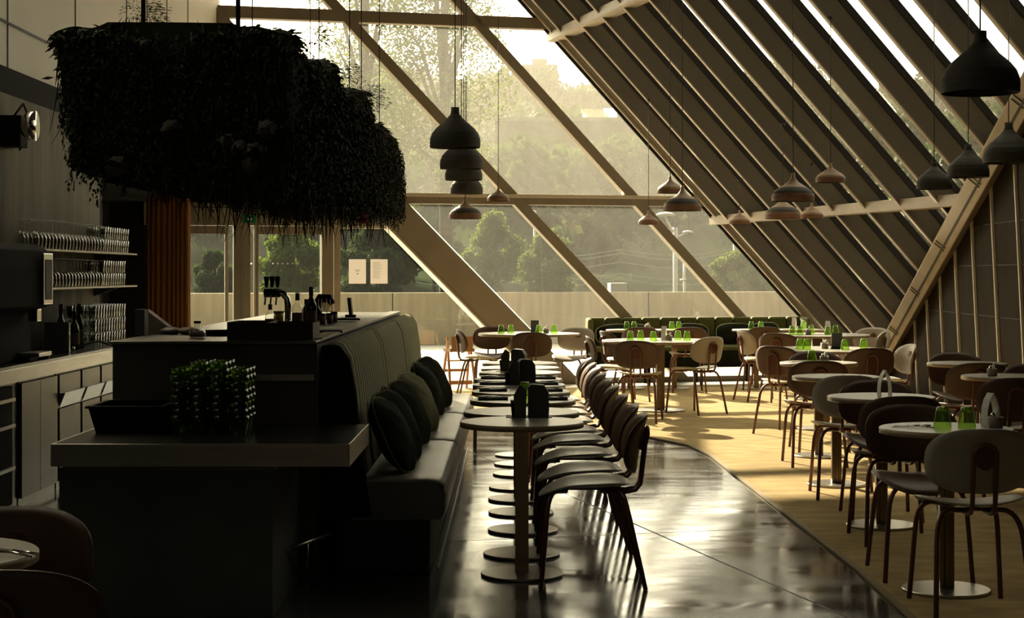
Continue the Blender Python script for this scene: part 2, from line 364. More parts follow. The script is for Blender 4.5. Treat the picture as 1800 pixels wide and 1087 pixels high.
# entrance zone: header, posts, door_1 with glazed leaves, side light window_2
zh = FAC(450, 397)[1]; zd = FAC(450, 412)[1]
MB().prism([W(uL-.6, -.09, zh), W(LD(zh), -.09, zh), W(LD(zt1+.02), -.09, zt1+.02), W(uL-.6, -.09, zt1+.02)], V*.18).build('header_panel', M['mullion'], w1, world=True, bevel=.005)
horiz('header_ledge', uL-.6, LD(zt1)-.2, zt1+.05, .04, .22, M['mullion_light'])
horiz('header_joint', uL, LD(zh)-.3, (zh+zt1)/2+.04, .012, .19, M['fin_dark'])
d1 = sroot('door_1', W(-3, 0, 0))
def dpost(a, c, m=M['mullion'], d=.14, z1=None, name='door_post'):
    ua, ub = FAC(a, 450)[0], FAC(c, 450)[0]
    return MB().prism([W(ua, -d/2, 0), W(ub, -d/2, 0), W(ub, -d/2, z1 or zh), W(ua, -d/2, z1 or zh)], V*d).build(name, m, d1, world=True, bevel=.004)
dpost(395, 401, M['mullion_light'], .08); dpost(410, 424); dpost(425, 439, M['mullion'], .18); dpost(446, 450, M['mullion_light'], .07); dpost(450, 454, M['mullion'], .08)
dpost(564, 584, M['mullion'], .2); dpost(586, 597, M['beam'], .14)
for a, c in ((330, 395), (401, 410), (454, 564)):
    ua, ub = FAC(a, 450)[0], FAC(c, 450)[0]
    g = MB().prism([W(ua, -.006, .05), W(ub, -.006, .05), W(ub, -.006, zd), W(ua, -.006, zd)], V*.012).build('door_pane', M['glass_door'], d1, world=True)
    if c-a > 20:
        MB().prism([W(ua, -.03, zd), W(ub, -.03, zd), W(ub, -.03, zh-.01), W(ua, -.03, zh-.01)], V*.06).build('top_rail', M['mullion'], d1, world=True)
        dm = MB()
        for px in ([334, 352, 370, 383] if a < 400 else [460, 477, 494, 512, 529, 547]):
            u_, z_ = FAC(px, 446); cc = W(u_, -.01, z_)
            dm.add([cc+U*(.022*math.cos(2*PI*k/12))+ZZ*(.022*math.sin(2*PI*k/12)) for k in range(12)], [tuple(range(12))])
        dm.build('dot_decals', M['paper'], g)
        dm_o = g.children[0]
w2 = sroot('window_2', W(-1.5, 0, 0))
ua = FAC(597, 450)[0]
MB().prism([W(ua, -.006, .05), W(LD(.05)-.25, -.006, .05), W(LD(zh)-.25, -.006, zh-.02), W(ua, -.006, zh-.02)], V*.012).build('pane', M['glass_door'], w2, world=True)
MB().prism([W(ua, -.05, zh-.03), W(LD(zh)-.25, -.05, zh-.03), W(LD(zh)-.25, -.05, zh), W(ua, -.05, zh)], V*.1).build('top_trim', M['mullion_light'], w2, world=True)

for i, (a, c) in enumerate(((613, 643), (651, 681))):     # notices taped to the glass
    (ua, za), (ub, zb) = FAC(a, 499), FAC(c, 456)
    r = thing('paper_notice', ('left white paper notice taped to the glass beside the door', 'right white paper notice with lines of print on the door side glass')[i], 'notice', W((ua+ub)/2, -.012, za), group='two notices on the glass')
    MB().prism([W(ua, -.014, za), W(ub, -.014, za), W(ub, -.014, zb), W(ua, -.014, zb)], V*.002).build('sheet', M['paper'], r, world=True)
    t = MB()
    wd = ub-ua
    if i == 0:
        for zz, ww in ((.55, .3), (.5, .22), (.41, .12), (.39, .12)): zc = za+(zb-za)*zz; t.prism([W(ua+wd*(.5-ww/2), -.0155, zc), W(ua+wd*(.5+ww/2), -.0155, zc), W(ua+wd*(.5+ww/2), -.0155, zc+.005), W(ua+wd*(.5-ww/2), -.0155, zc+.005)], V*.001)
    else:
        for k in range(13):
            zc = za+(zb-za)*(.86-k*.052); ww = .35+.3*random.random()
            t.prism([W(ua+wd*.14, -.0155, zc), W(ua+wd*(.14+ww), -.0155, zc), W(ua+wd*(.14+ww), -.0155, zc+.003), W(ua+wd*.14, -.0155, zc+.003)], V*.001)
    t.build('print', M['slate'], r, world=True)
# exit sign
(ua, za), (ub, zb) = FAC(427, 392, -.12), FAC(450, 375, -.12)
r = thing('exit_sign', 'small green emergency exit sign with a white down arrow above the door', 'sign', W((ua+ub)/2, -.12, za))
MB().prism([W(ua, -.14, za), W(ub, -.14, za), W(ub, -.14, zb), W(ua, -.14, zb)], V*.04).build('sign_plate', M['sign'], r, world=True)
uc, zc, hh = (ua+ub)/2, (za+zb)/2, (zb-za)
MB().prism([W(uc-.012, -.143, zc+hh*.35), W(uc-.012, -.143, zc-hh*.02), W(uc-.035, -.143, zc-hh*.02), W(uc, -.143, zc-hh*.38), W(uc+.035, -.143, zc-hh*.02), W(uc+.012, -.143, zc-hh*.02), W(uc+.012, -.143, zc+hh*.35)], V*.003).build('arrow', M['white'], r, world=True)

# sloping roof on the right: window_3
w3 = sroot('window_3', foot)
ax = (W(uS(0), 0, 0)-W(uS(ZT), 0, ZT)).normalized()     # down the slope
e0, e1 = W(uS(ZT), 0, ZT), foot
MB().bar(e0+nin*.10-V*.12, e1+nin*.10-V*.12, .26, .24, V).build('edge_rafter', M['mullion'], w3, world=True, bevel=.006)
MB().bar(e0+nin*.235-V*.05, e1+nin*.235-V*.05, .03, .04, V).build('edge_line', M['fin_dark'], w3, world=True)
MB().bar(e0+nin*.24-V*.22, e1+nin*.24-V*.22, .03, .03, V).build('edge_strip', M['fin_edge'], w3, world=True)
SP, V0, FD = .803, -.62, .27
k = 0
while True:
    v = V0-SP*k; k += 1
    if v < vOf(Etop)+.1: break
    lo = Eat_v(v); hi = W(uS(ZT), v, ZT)
    f = MB().bar(hi+nin*FD/2, lo+nin*FD/2, .03, FD, V).build('fin', M['fin'], w3, world=True)
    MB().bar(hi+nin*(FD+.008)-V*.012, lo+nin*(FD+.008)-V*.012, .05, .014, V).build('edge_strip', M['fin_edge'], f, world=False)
    MB().bar(hi+nin*.035-V*.012, lo+nin*.035-V*.012, .035, .065, V).build('gasket', M['fin_dark'], f)
    for ch in f.children: ch.location = -w3.location
MB().prism([W(uS(ZT), 0, ZT), foot, Etop], -nin*.016).build('pane', M['glass_roof'], w3, world=True)
# purlins
for py_, px_, hh in ((370, 1300, .13), (50, 1025, .13)):
    u_, z_ = FAC(px_, py_); zc = z_; un = uS(zc)
    vv = 0
    kk = zc/Ed.z; vend = vOf(foot+Ed*kk)
    a = W(un, 0, zc)+nin*(FD*.75); b_ = W(un, vend, zc)+nin*(FD*.75)
    MB().bar(a, b_, .12, .20, ZZ).build('purlin', M['beam'], w3, world=True, bevel=.006)
# diagonal end beam along the roof's lower edge
gdir = (Vector((4.50*1.036, 14.55*1.036, 0))-foot); gdir.z = 0; gdir.normalize()
En = Ed.normalized(); Es = nin
wn_ = En.cross(nin).normalized()
eb = MB().bar(foot+nin*.2-En*.0, Etop+nin*.2, .20, .24, wn_).build('end_beam', M['beam'], w3, world=True, bevel=.01)
gr = MB().bar(foot+nin*.325+wn_*.02, Etop+nin*.325+wn_*.02, .02, .01, wn_); gr.build('groove', M['fin_dark'], w3, world=True)
tp = MB()
for kk in (.12, .24, .36, .48, .62, .76):
    c_ = foot+Ed*kk*2.3*.62+nin*.326
    for dd in (-.04, .04): tp.bar(c_+En*dd-wn_*.08, c_+En*dd+wn_*.05, .006, .008, En)
tp.build('tie_plate_lines', M['fin_dark'], w3, world=True)

# right wall (leaning) under the end beam
Lg = 26
wup = (Ed-gdir*Ed.dot(gdir)).normalized()
def RW(d, h): return foot+gdir*d+wup*(h/wup.z)
dT = Ed.dot(gdir)*(ZT/Ed.z)
wr = MB().prism([RW(0, 0), RW(dT, ZT), RW(Lg, ZT), RW(Lg, 0)], gdir.cross(wup)*(-.2) if gdir.cross(wup).x < 0 else gdir.cross(wup)*.2).build('wall_right', M['rightwall']); struct(wr)
tr2 = sroot('trim_2', foot)
nl = gdir.cross(wup).normalized(); nl = nl if nl.x < 0 else -nl
def wall_d(px, py):
    o = Vector((0, 0, EYE)); d = Vector(((px-CX)/FP, 1, -(py-HY)/FP)); t = (foot-o).dot(nl)/d.dot(nl); return (o+d*t-foot).dot(gdir)
for px in (1611, 1634, 1659, 1688, 1720, 1757, 1801):
    d_ = wall_d(px, 600); top = ZT*min(1, max(0, d_/dT)) if dT else ZT
    if d_ < .1: continue
    MB().bar(RW(d_, 0)+nl*.01, RW(d_, top-.02)+nl*.01, .035, .03, gdir).build('wall_strip', M['joint_light'], tr2, world=True)
rails = MB()
for h in (1.05, 1.55, 1.95, 2.5):
    rails.bar(RW(Ed.dot(gdir)*(h/Ed.z), h)+nl*.004, RW(Lg, h)+nl*.004, .008, .008, ZZ)
rails.build('panel_joint', M['fin_dark'], tr2, world=True)

# rest of the shell
Yfl = lambda X: F0.y+X*U.y/U.x
st = lambda n, mb, m: struct(mb.build(n, m))
st('ceiling', MB().box(-7, -3.95, -3, 21, ZT, ZT+.15).box(-3.95, -2.4, -3, 5, ZT, ZT+.15).box(-3.95, -2.4, 17.5, 21.6, ZT, ZT+.15).prism([Vector((-2.4, -3, ZT)), Vector((9, -3, ZT)), Vector((9, Etop.y, ZT)), Etop+Vector((.3, 0, 0)), W(uS(ZT)+.15, .15, ZT), Vector((-2.4, Yfl(-2.4)+.15, ZT))], (0, 0, .15)), M['ceil'])
st('added_skylight', MB().box(-3.95, -2.4, 5, 17.5, ZT+.05, ZT+.07), M['glass_roof'])  # unseen roof slot added to brighten the cream upper wall
st('added_sun_block', MB().box(-9, -1, 17.5, 17.8, ZT+.15, ZT+3.2), M['ceil'])  # unseen block added on the roof to keep sun out of the slot
st('wall_back', MB().box(-7, 9, -3.15, -3, 0, 2.9).box(-7, 9, -3.15, -3, 4.6, ZT).box(-7, -5.5, -3.15, -3, 2.9, 4.6).box(6.5, 9, -3.15, -3, 2.9, 4.6), M['darkwall'])
st('added_fill_window', MB().box(-5.5, 6.5, -3.09, -3.07, 2.9, 4.6), M['glass_door'])  # glazed opening added behind the camera to lift the dark foreground
YC = 14.9
st('wall_left', MB().box(-3.85, -3.6, -3, YC, 0, 2.75), M['concrete_wall'])
Yfl = lambda X: F0.y+X*U.y/U.x
cream = MB().box(-3.95, -3.70, -3, YC, 2.95, ZT); cream.prism([Vector((-3.95, YC, 2.36)), Vector((-3.7, YC, 2.36)), Vector((-3.7, Yfl(-3.7)+.1, 2.36)), Vector((-3.95, Yfl(-3.95)+.1, 2.36))], (0, 0, ZT-2.36))
st('wall_upper_left', cream, M['cream'])
st('trim_3', MB().box(-3.95, -3.62, -3, YC, 2.75, 2.95), M['black'])
jn = sroot('trim_4', (-3.7, 12, 3))
g_ = MB()
for px in (13, 132, 222, 258, 293, 330):
    Y = -3.7*FP/(px-CX); g_.box(-3.703, -3.694, Y-.009, Y+.009, 2.4, ZT)
g_.box(-3.703, -3.694, 8, 22, 3.30, 3.318)
g_.build('panel_joint', M['fin_dark'], jn, world=True)
st('wall_passage', MB().box(-5.2, -5.0, YC-.3, 21.6, 0, 2.5).box(-5.2, -3.6, YC, YC+.1, 0, 2.36), M['black'])
st('wall_passage_end', MB().prism([Vector((-5.2, Yfl(-5.2), 0)), Vector((-4.15, Yfl(-4.15), 0)), Vector((-4.15, Yfl(-4.15), 2.4)), Vector((-5.2, Yfl(-5.2), 2.4))], (0, .12, 0)), M['black'])
st('ceiling_passage', MB().box(-5.2, -3.7, YC-.3, 21.7, 2.36, 2.5), M['black'])
st('wall_outer_left', MB().box(-7, -3.95, -3, 21.3, ZT-.3, ZT).box(-7.2, -7, -3, 21, 0, ZT), M['darkwall'])

# ------------------------------------------------------------------ chairs
def superel(a, n=2.6):
    c, s_ = math.cos(a), math.sin(a); return (abs(c)**(2/n)*(1 if c >= 0 else -1), abs(s_)**(2/n)*(1 if s_ >= 0 else -1))
def shell(fn, th, nrm, nr=7, na=40, n=2.6):
    """double-sided rounded shell; fn(a,b) maps the unit superellipse to a point, nrm(a,b) its normal"""
    mb = MB()
    def ring(side):
        vs = []
        for j in range(nr):
            r = j/(nr-1)
            for i in range(na):
                c, s_ = superel(2*PI*i/na, n); a, b = c*r, s_*r
                edge = 1-max(0, (r-.93)/.07)*.6
                vs.append(fn(a, b)+nrm(a, b)*(side*th/2*edge))
        return vs
    for side in (1, -1):
        fs = [(j*na+i, j*na+(i+1) % na, (j+1)*na+(i+1) % na, (j+1)*na+i) for j in range(nr-1) for i in range(na)]
        mb.add(ring(side), fs, True)
    k0, k1 = (nr-1)*na, nr*na+(nr-1)*na
    mb.f += [(k0+i, k0+(i+1) % na, k1+(i+1) % na, k1+i) for i in range(na)]; mb.sm += [True]*na
    return mb
def back_pt(a, b):     # a: -1..1 across, b: -1..1 up
    z = .665+.14*b; y = -.235-.045*(b+1)/2*1.3+.075*a*a-.01*b*b
    return Vector((a*.232, y, z))
def back_n(a, b):
    e_ = 1e-3; du = back_pt(a+e_, b)-back_pt(a-e_, b); dv = back_pt(a, b+e_)-back_pt(a, b-e_); return du.cross(dv).normalized()
def seat_pt(a, b):
    z = .462+.026*a*a*(1-.5*b)-.048*max(0, b)**2.4+.010*max(0, -b)**2
    return Vector((a*.222*(1-.06*b), b*.215, z))
def seat_n(a, b):
    e_ = 1e-3; du = seat_pt(a+e_, b)-seat_pt(a-e_, b); dv = seat_pt(a, b+e_)-seat_pt(a, b-e_); return du.cross(dv).normalized()
def arc(p, q, r_, n=6):   # quarter bend helper: list of points between p and q bulging through corner r_
    return [p.lerp(r_, t).lerp(r_.lerp(q, t), t) for t in [i/n for i in range(n+1)]]
mesh_cache = {}
def part_from(name, key, maker, m, parent):
    kk = (key, m.name)
    if kk in mesh_cache:
        o = bpy.data.objects.new(name, mesh_cache[kk]); C.collection.objects.link(o); o.parent = parent; return o
    o = maker().build(name, m, parent); mesh_cache[kk] = o.data; return o
def leg_mb(sx, sy):
    fx, fy = (.205, .20) if sy > 0 else (.205, -.285)
    mbq = MB()
    a = Vector((sx*.05, sy*.10, .437)); c = Vector((sx*.175, sy*.165-(.02 if sy < 0 else 0), .452)); d_ = Vector((sx*fx, fy, .0))
    s2 = c.lerp(d_, .28)
    pts = [a]+arc(a.lerp(c, .45), s2, c)+[d_]
    return mbq.tube(pts, .0115, 8)
def support_mb():
    w = .048
    def side(s_):
        return [Vector((s_*w, -.10, .436)), Vector((s_*w, -.20, .436)), Vector((s_*w, -.245, .445)), Vector((s_*w, -.268, .475)), Vector((s_*w, -.275, .53)), Vector((s_*w, -.290, .66)), Vector((s_*w, -.298, .69))]
    top = [Vector((w*math.cos(t), -.298-.004, .69+w*math.sin(t))) for t in [PI*i/8 for i in range(1, 8)]]
    mbq = MB().tube(side(1)+top+side(-1)[::-1], .0105, 8)
    return mbq
def pad_mb():
    mbq = MB(); n = 20
    vs = [Vector((.044*math.cos(2*PI*i/n), -.292-.0, .685+.055*math.sin(2*PI*i/n))) for i in range(n)]
    mbq.prism(vs, (0, .03, 0)); return mbq
def bar_mb(): return MB().bar((-.09, .09, .44), (.09, .09, .44), .03, .012, (0, 1, 0)).bar((-.09, -.09, .44), (.09, -.09, .44), .03, .012, (0, 1, 0)).bar((0, -.12, .445), (0, .12, .445), .05, .01, (1, 0, 0))
def make_chair(bx, by, rz, kind, label, group=None):
    sh = M['shell_pale'] if kind == 'pale' else M['shell_brown']; fr = M['frame_brown']
    se = M['seat_pale'] if kind in ('pale', 'mixed') else M['shell_brown']
    R = Matrix.Rotation(rz, 3, 'Z'); off = R @ Vector((0, -.275, 0))
    t = thing('dining_chair', label, 'chair', (bx-off.x, by-off.y, zcar(bx-off.x, by-off.y)), rz, group)
    part_from('seat', 'seat', lambda: shell(seat_pt, .013, seat_n, n=2.7), se, t)
    b = part_from('backrest', 'back', lambda: shell(back_pt, .013, back_n, n=2.7), sh, t)
    s_ = part_from('back_support', 'sup', support_mb, fr, t); part_from('mounting_pad', 'pad', pad_mb, fr, s_)
    part_from('under_frame', 'bar', bar_mb, fr, t)
    for sx in (-1, 1):
        for sy in (-1, 1): part_from('leg', 'leg%d%d' % (sx, sy), lambda sx=sx, sy=sy: leg_mb(sx, sy), fr, t)
    return t
def inpoly(x, y, P):
    c = False; n = len(P)
    for i in range(n):
        a, b = P[i], P[(i+1) % n]
        if (a.y > y) != (b.y > y) and x < (b.x-a.x)*(y-a.y)/(b.y-a.y)+a.x: c = not c
    return c
def zcar(x, y): return .0125 if inpoly(x, y, cp) else .0005
D_ = math.radians
tblY = [8.31, 8.91, 9.74, 10.45, 11.07, 11.67, 12.45, 13.1, 13.75]
tblX = [.048, .05, .062, .055, .045, .043, .06, .062, .062]
chY = [8.12, 8.68, 9.43, 10.2, 10.8, 11.5, 12.15, 12.75, 13.45]
for i, y in enumerate(chY):
    make_chair(.617-.002*i, y, D_(90+[-2, 1, 0, -1, 2, 0, 1, -1, 0][i]), 'mixed' if i > -1 else 'brown', f'brown shell dining chair, {ORD[i]} in the long row facing the banquette tables', 'chairs in the long row beside the banquette tables')

def CH(px, Y, rz, kind, label, group): p = XY(px, Y); return make_chair(p.x, p.y, D_(rz), kind, label, group)
gH, gG, gR = 'chairs around the far left round table', 'chairs around the middle round table', 'chairs on the right side of the carpet'
CH(865, 21.0, 178, 'brown', 'brown chair behind the far left round table, back towards the window', gH)
CH(934, 19.0, 0, 'brown', 'brown chair with its broad back to us before the far left round table', gH)
CH(1016, 20.6, 160, 'pale', 'pale chair at the right of the far left round table', gH)
CH(806, 20.0, -84, 'mixed', 'brown chair seen side-on between the high chair and the far left round table', gH)
CH(1034, 17.9, -92, 'mixed', 'brown chair seen edge-on at the left of the middle round table', gG)
CH(1117, 16.6, -12, 'mixed', 'brown chair with its back to the room, front left of the middle round table', gG)
CH(1252, 17.6, 38, 'pale', 'pale chair turned half left at the front right of the middle round table', gG)
CH(1062, 19.4, -70, 'mixed', 'brown chair behind the left edge of the middle round table, before the banquette', 'chairs along the green banquette')
gB = 'chairs along the green banquette'
CH(1127, 20.8, 0, 'mixed', 'brown chair facing the green banquette, behind the middle round table left of its pole', gB)
CH(1212, 20.8, 0, 'mixed', 'brown chair with pale seat facing the green banquette, right behind the middle round table', gB)
CH(1303, 19.5, -75, 'pale', 'pale chair turned right, standing alone left of the right-hand table cluster', gB)
CH(1345, 20.9, 0, 'brown', 'brown chair facing the right end of the green banquette', gB)
CH(1366, 18.7, -25, 'brown', 'brown chair at the left of the large pale table below the roof slope', gR)
CH(1553, 19.3, 78, 'pale', 'pale chair at the right end of the large pale table below the roof slope', gR)
CH(1536, 20.6, 150, 'pale', 'pale chair behind the large pale table, next to the one at its right end', gR)
CH(1360, 15.4, -38, 'mixed', 'brown sunlit chair at the left of the large brown table', gR)
CH(1533, 15.0, 8, 'brown', 'brown chair before the large brown table, right of the small one-glass table', gR)
CH(1601, 15.8, 98, 'pale', 'sunlit pale chair facing left by the foot of the leaning white strips', gR)
CH(1431, 14.35, 180, 'brown', 'dark chair behind the small table with one green glass', gR)
CH(1441, 12.8, 0, 'brown', 'dark brown chair in front of the small table with one green glass', gR)
CH(1494, 10.95, -4, 'pale', 'pale grey chair in the shade in front of the third small table at right', gR)
CH(1537, 10.45, 177, 'brown', 'black-brown chair behind the small table with the white arch card', gR)
CH(1590, 9.1, 0, 'brown', 'black-brown chair in front of the small table with the white arch card', gR)
CH(1598, 8.5, 178, 'brown', 'dark chair behind the nearest small table at right, under its left edge', gR)
CH(1730, 7.18, 0, 'pale', 'nearest grey chair at the right with its oval back to the camera', gR)
gJ = 'chairs at the two small tables against the right wall'
CH(1676, 14.1, 180, 'brown', 'brown chair behind the farther small table by the right wall', gJ)
CH(1722, 12.5, 0, 'brown', 'brown chair in front of the farther small table by the right wall', gJ)
CH(1812, 12.3, 178, 'brown', 'dark chair at the right picture edge behind the nearer small table by the wall', gJ)
CH(1786, 10.7, 0, 'brown', 'black-brown chair in front of the nearer small table by the right wall', gJ)
gN = 'dark chairs in the near left corner'
CH(30, 4.85, 182, 'brown', 'dark upholstered-looking chair behind the table corner at bottom left', gN)
CH(-5, 3.85, 0, 'brown', 'nearest dark chair at the bottom left corner, mostly cut off by the frame', gN)

# ------------------------------------------------------------------ tables
def pole_mb(w, h0, h1):
    mb = MB(); q = w/2
    mb.box(-q, -q*.42, -q*.6, q*.6, h0, h1).box(-q*.34, q*.34, -q*.72, q*.72, h0, h1).box(q*.42, q, -q*.6, q*.6, h0, h1).box(-q*.9, q*.9, -q*.3, q*.3, h0, h1)
    return mb
def make_table(x, y, dia, label, group, pole='brass', big=False):
    t = thing('round_table', label, 'table', (x, y, zcar(x, y)), 0, group); r = dia/2
    top = part_from('tabletop', 'top%.2f' % dia, lambda: MB().disc(r, .7225, .75, 72), M['tabletop'], t)
    part_from('edge_band', 'edge%.2f' % dia, lambda: MB().lathe([(r-.002, .724), (r+.0015, .7245), (r+.0015, .747), (r-.002, .7478)], 72), M['tableedge'], top)
    part_from('pole', 'pole%d' % big, lambda: pole_mb(.085 if big else .066, .012, .715), M['brass'], t)
    part_from('base_plate', 'base%d' % big, lambda: MB().disc(.26 if big else .2, 0, .014, 48), M['steel'] if not big else M['tabletop'], t)
    part_from('mounting_plate', 'mp%d' % big, lambda: MB().box(-.12, .12, -.12, .12, .714, .7225), M['steel_dark'], t)
    return t
T = {}
for i in range(9):
    T['T%d' % (i+1)] = make_table(tblX[i], tblY[i], .60, f'small round pedestal table, {ORD[i]} in the long row along the banquette', 'round tables in the long banquette row')
def TB(key, px, Y, dia, label, group='round tables on the right side of the carpet', big=False):
    p = XY(px, Y); T[key] = make_table(p.x, p.y, dia, label, group, big=big)
TB('R1', 1663, 7.83, .6, 'nearest small round table at the right, in front of the grey oval-backed chair')
TB('R2', 1549, 9.84, .61, 'small round table at the right with a white arch-shaped card and nothing green')
TB('R3', 1470, 11.76, .6, 'small round shaded table between the pale grey chair and the dark chair at right')
TB('R4', 1439, 13.6, .61, 'small round table at the right carrying one green tumbler')
TB('R5', 1450, 16.0, 1.2, 'large brown-looking round table with a black menu board at right', big=True)
TB('R6', 1435, 19.8, 1.22, 'large pale round table near the roof slope crowded with green tumblers', big=True)
gF = 'small round tables along the green banquette'
TB('F1', 1107, 21.55, .6, 'small round table at the green banquette, leftmost of four', gF)
TB('F2', 1185, 21.55, .6, 'small round table at the green banquette, second from the left', gF)
TB('F3', 1329, 21.6, .6, 'small round table at the green banquette, second from the right', gF)
TB('F4', 1404, 21.65, .6, 'small round table at the green banquette, rightmost of four', gF)
TB('G', 1161, 18.1, 1.24, 'large sunlit round table in the middle with five green tumblers', 'large round tables in the sun', big=True)
TB('H', 930, 20.2, 1.2, 'large round table at the far left by the big diagonal beam', 'large round tables in the sun', big=True)
TB('J', 1700, 13.5, .62, 'farther small round table by the right wall', 'small round tables by the right wall')
TB('K', 1768, 11.8, .6, 'nearer small round table by the right wall with a condiment pot', 'small round tables by the right wall')
TB('N', -145, 4.38, .6, 'small dark round table cut off at the bottom left corner', 'small round tables at left')

TN = {'H': 'far left round table', 'G': 'middle round table', 'F1': 'leftmost banquette-side table', 'F2': 'second banquette-side table', 'F3': 'third banquette-side table', 'F4': 'rightmost banquette-side table',
      'R6': 'large pale table by the roof slope', 'R5': 'large brown table at right', 'R4': 'small table with one glass at right', 'R2': 'small table with the white arch card', 'R1': 'nearest small table at right',
      'K': 'nearer table by the right wall', 'J': 'farther table by the right wall', 'T2': 'second nearest banquette-row table', 'T3': 'third nearest banquette-row table', 'N': 'bottom left table'}
for i in range(9): TN.setdefault('T%d' % (i+1), f'{ORD[i]} banquette-row table')
def on(key, px, dy=0.0):      # a point on the top of table `key` in picture column px, dy metres behind its centre
    t = T[key]; Y = t.location.y+dy; return Vector(((px-CX)/FP*Y, Y, t.location.z+.7505))

# ------------------------------------------------------------------ tableware
g0 = thing('tumbler', 'x', 'glass', (0, 0, 0), 0, 'green tumblers')
MB().lathe([(.038, 0), (.0405, .002), (.041, .006), (.0385, .03), (.031, .075), (.0245, .097), (.022, .1), (1e-5, .1)], 20).build('glass_wall', M['glass_green'], g0)
MB().lathe([(1e-5, .094), (.022, .093), (.0235, .088), (.0255, .084), (.02, .082), (1e-5, .082)], 20).build('thick_foot', M['glass_green'], g0)
remember(g0); first = [True]
def tumbler(p, label, group='green tumblers upturned on the tables'):
    if first[0]:
        first[0] = False; g0.location = p; g0['label'] = label; g0['group'] = group; return g0
    return dup(g0, p, random.random()*6, label, group)
GL = {'H': [(881, -.1), (898, .0), (947, -.12), (974, -.05)], 'G': [(1108, -.02), (1126, .1), (1148.5, -.2), (1191.5, .05), (1207.6, -.1)], 'F1': [(1101.7, .02), (1114.5, .04)], 'F2': [(1181, .02), (1193, .02)],
      'F3': [(1320.6, -.02), (1337.4, .02)], 'F4': [(1412, .05)], 'R6': [(1392.5, .0), (1405.7, -.16), (1426, .25), (1455, -.15), (1468.6, .2)], 'R5': [(1406, -.1), (1418, -.16), (1485, -.25), (1518, -.08)],
      'R4': [(1427, -.1)], 'R1': [(1656.5, -.05), (1699.6, -.04)], 'T3': [(923, .0)]}
for key, lst in GL.items():
    for i, (px, dy) in enumerate(lst):
        tumbler(on(key, px, dy), f'{lr(i, len(lst))} upturned green tumbler on the {TN[key]}')

def pot(p, label, kind=0):
    t = thing('condiment_pot', label, 'pot', p, 0, 'condiment pots on the tables')
    MB().lathe([(1e-5, 0), (.03, 0), (.033, .004), (.036, .05), (.033, .052), (.03, .01), (1e-5, .008)], 16).build('bowl', M['pot'], t)
    MB().lathe([(1e-5, .01), (.012, .01), (.013, .07), (.006, .085), (1e-5, .086)], 10, (.012, .008, 0)).build('shaker', M['white'], t)
    MB().lathe([(1e-5, .01), (.011, .01), (.012, .06), (.006, .072), (1e-5, .073)], 10, (-.013, -.004, 0)).build('shaker', M['chrome'], t)
for key, px, dy in (('F1', 1138, .0), ('G', 1176, -.15), ('R6', 1421, -.1), ('R5', 1450, .05), ('R4', 1449, -.08), ('K', 1744, -.05), ('R1', 1750, -.02), ('T9', 916, .02), ('H', 960, .0)):
    pot(on(key, px, dy), f'small condiment pot with shakers on the {TN[key]}')

def arch_card(p, rz, label):
    t = thing('arch_card', label, 'table card', p, rz, 'white arch-shaped cards')
    for s_ in (-1, 1):
        pts = [(s_*.034, 0), (s_*.036, .04), (s_*.032, .08), (s_*.02, .12), (0, .15)]
        mb = MB()
        for (x0, z0), (x1, z1) in zip(pts[:-1], pts[1:]): mb.prism([(x0, -.025, z0), (x0, .025, z0), (x1, .025, z1), (x1, -.025, z1)], (-s_*.004, 0, .0005))
        mb.build('card_side', M['white'], t)
for key, px, dy, rz in (('R2', 1555, -.02, 10), ('R1', 1741, .12, 20), ('R6', 1455, .22, 60), ('F4', 1396, 0, 70), ('G', 1167, -.1, 75)):
    arch_card(on(key, px, dy), D_(rz), f'white pointed arch card standing on the {TN[key]}')

def board(p, w, h, label, rz=0):
    t = thing('menu_board', label, 'menu', p, rz, 'black menu boards')
    MB().box(-w/2, w/2, -.004, .004, .012, h).build('board', M['slate'], t); MB().box(-w/2-.003, w/2+.003, -.03, .03, 0, .014).build('foot', M['black'], t)
board(on('H', 940, .1), .095, .15, 'black upright menu board on the far left round table')
board(on('R5', 1471, -.02), .10, .15, 'black upright menu board on the large brown table at right')

def caddy(p, label, rz=0, s_=1.0):
    """house-shaped dark napkin and menu holder"""
    t = thing('menu_holder', label, 'menu holder', p, rz, 'house-shaped menu holders on the banquette row'); t.scale = (s_,)*3
    prof = [(-.05, 0), (.052, 0), (.056, .04), (.053, .125), (.03, .16), (-.035, .165), (-.05, .15)]
    MB().prism([(x+.03, -.05, z) for x, z in prof], (0, .1, 0)).build('menu_block', M['slate'], t, bevel=.003)
    MB().prism([(-.085+x, -.062, z) for x, z in ((0, 0), (.055, 0), (.058, .14), (.025, .165), (-.008, .11))], (0, .012, 0)).build('side_panel', M['fin'], t)
    MB().prism([(-.10, -.04, 0), (-.03, -.04, 0), (-.03, -.04, .075), (-.108, -.04, .082)], (0, .08, 0)).build('tray', M['black'], t)
    MB().box(-.13, .1, -.07, .06, 0, .003).build('base', M['slate'], t)
caddy(on('T1', 935, .26)+Vector((0, 0, 0)), 'nearest dark house-shaped menu holder on the banquette row, beside a green glass')
caddy(on('T5', 917, .0), 'middle dark menu holder on the banquette row', D_(8)); caddy(on('T7', 905, .1), 'farthest dark house-shaped menu holder on the banquette row', D_(-12))

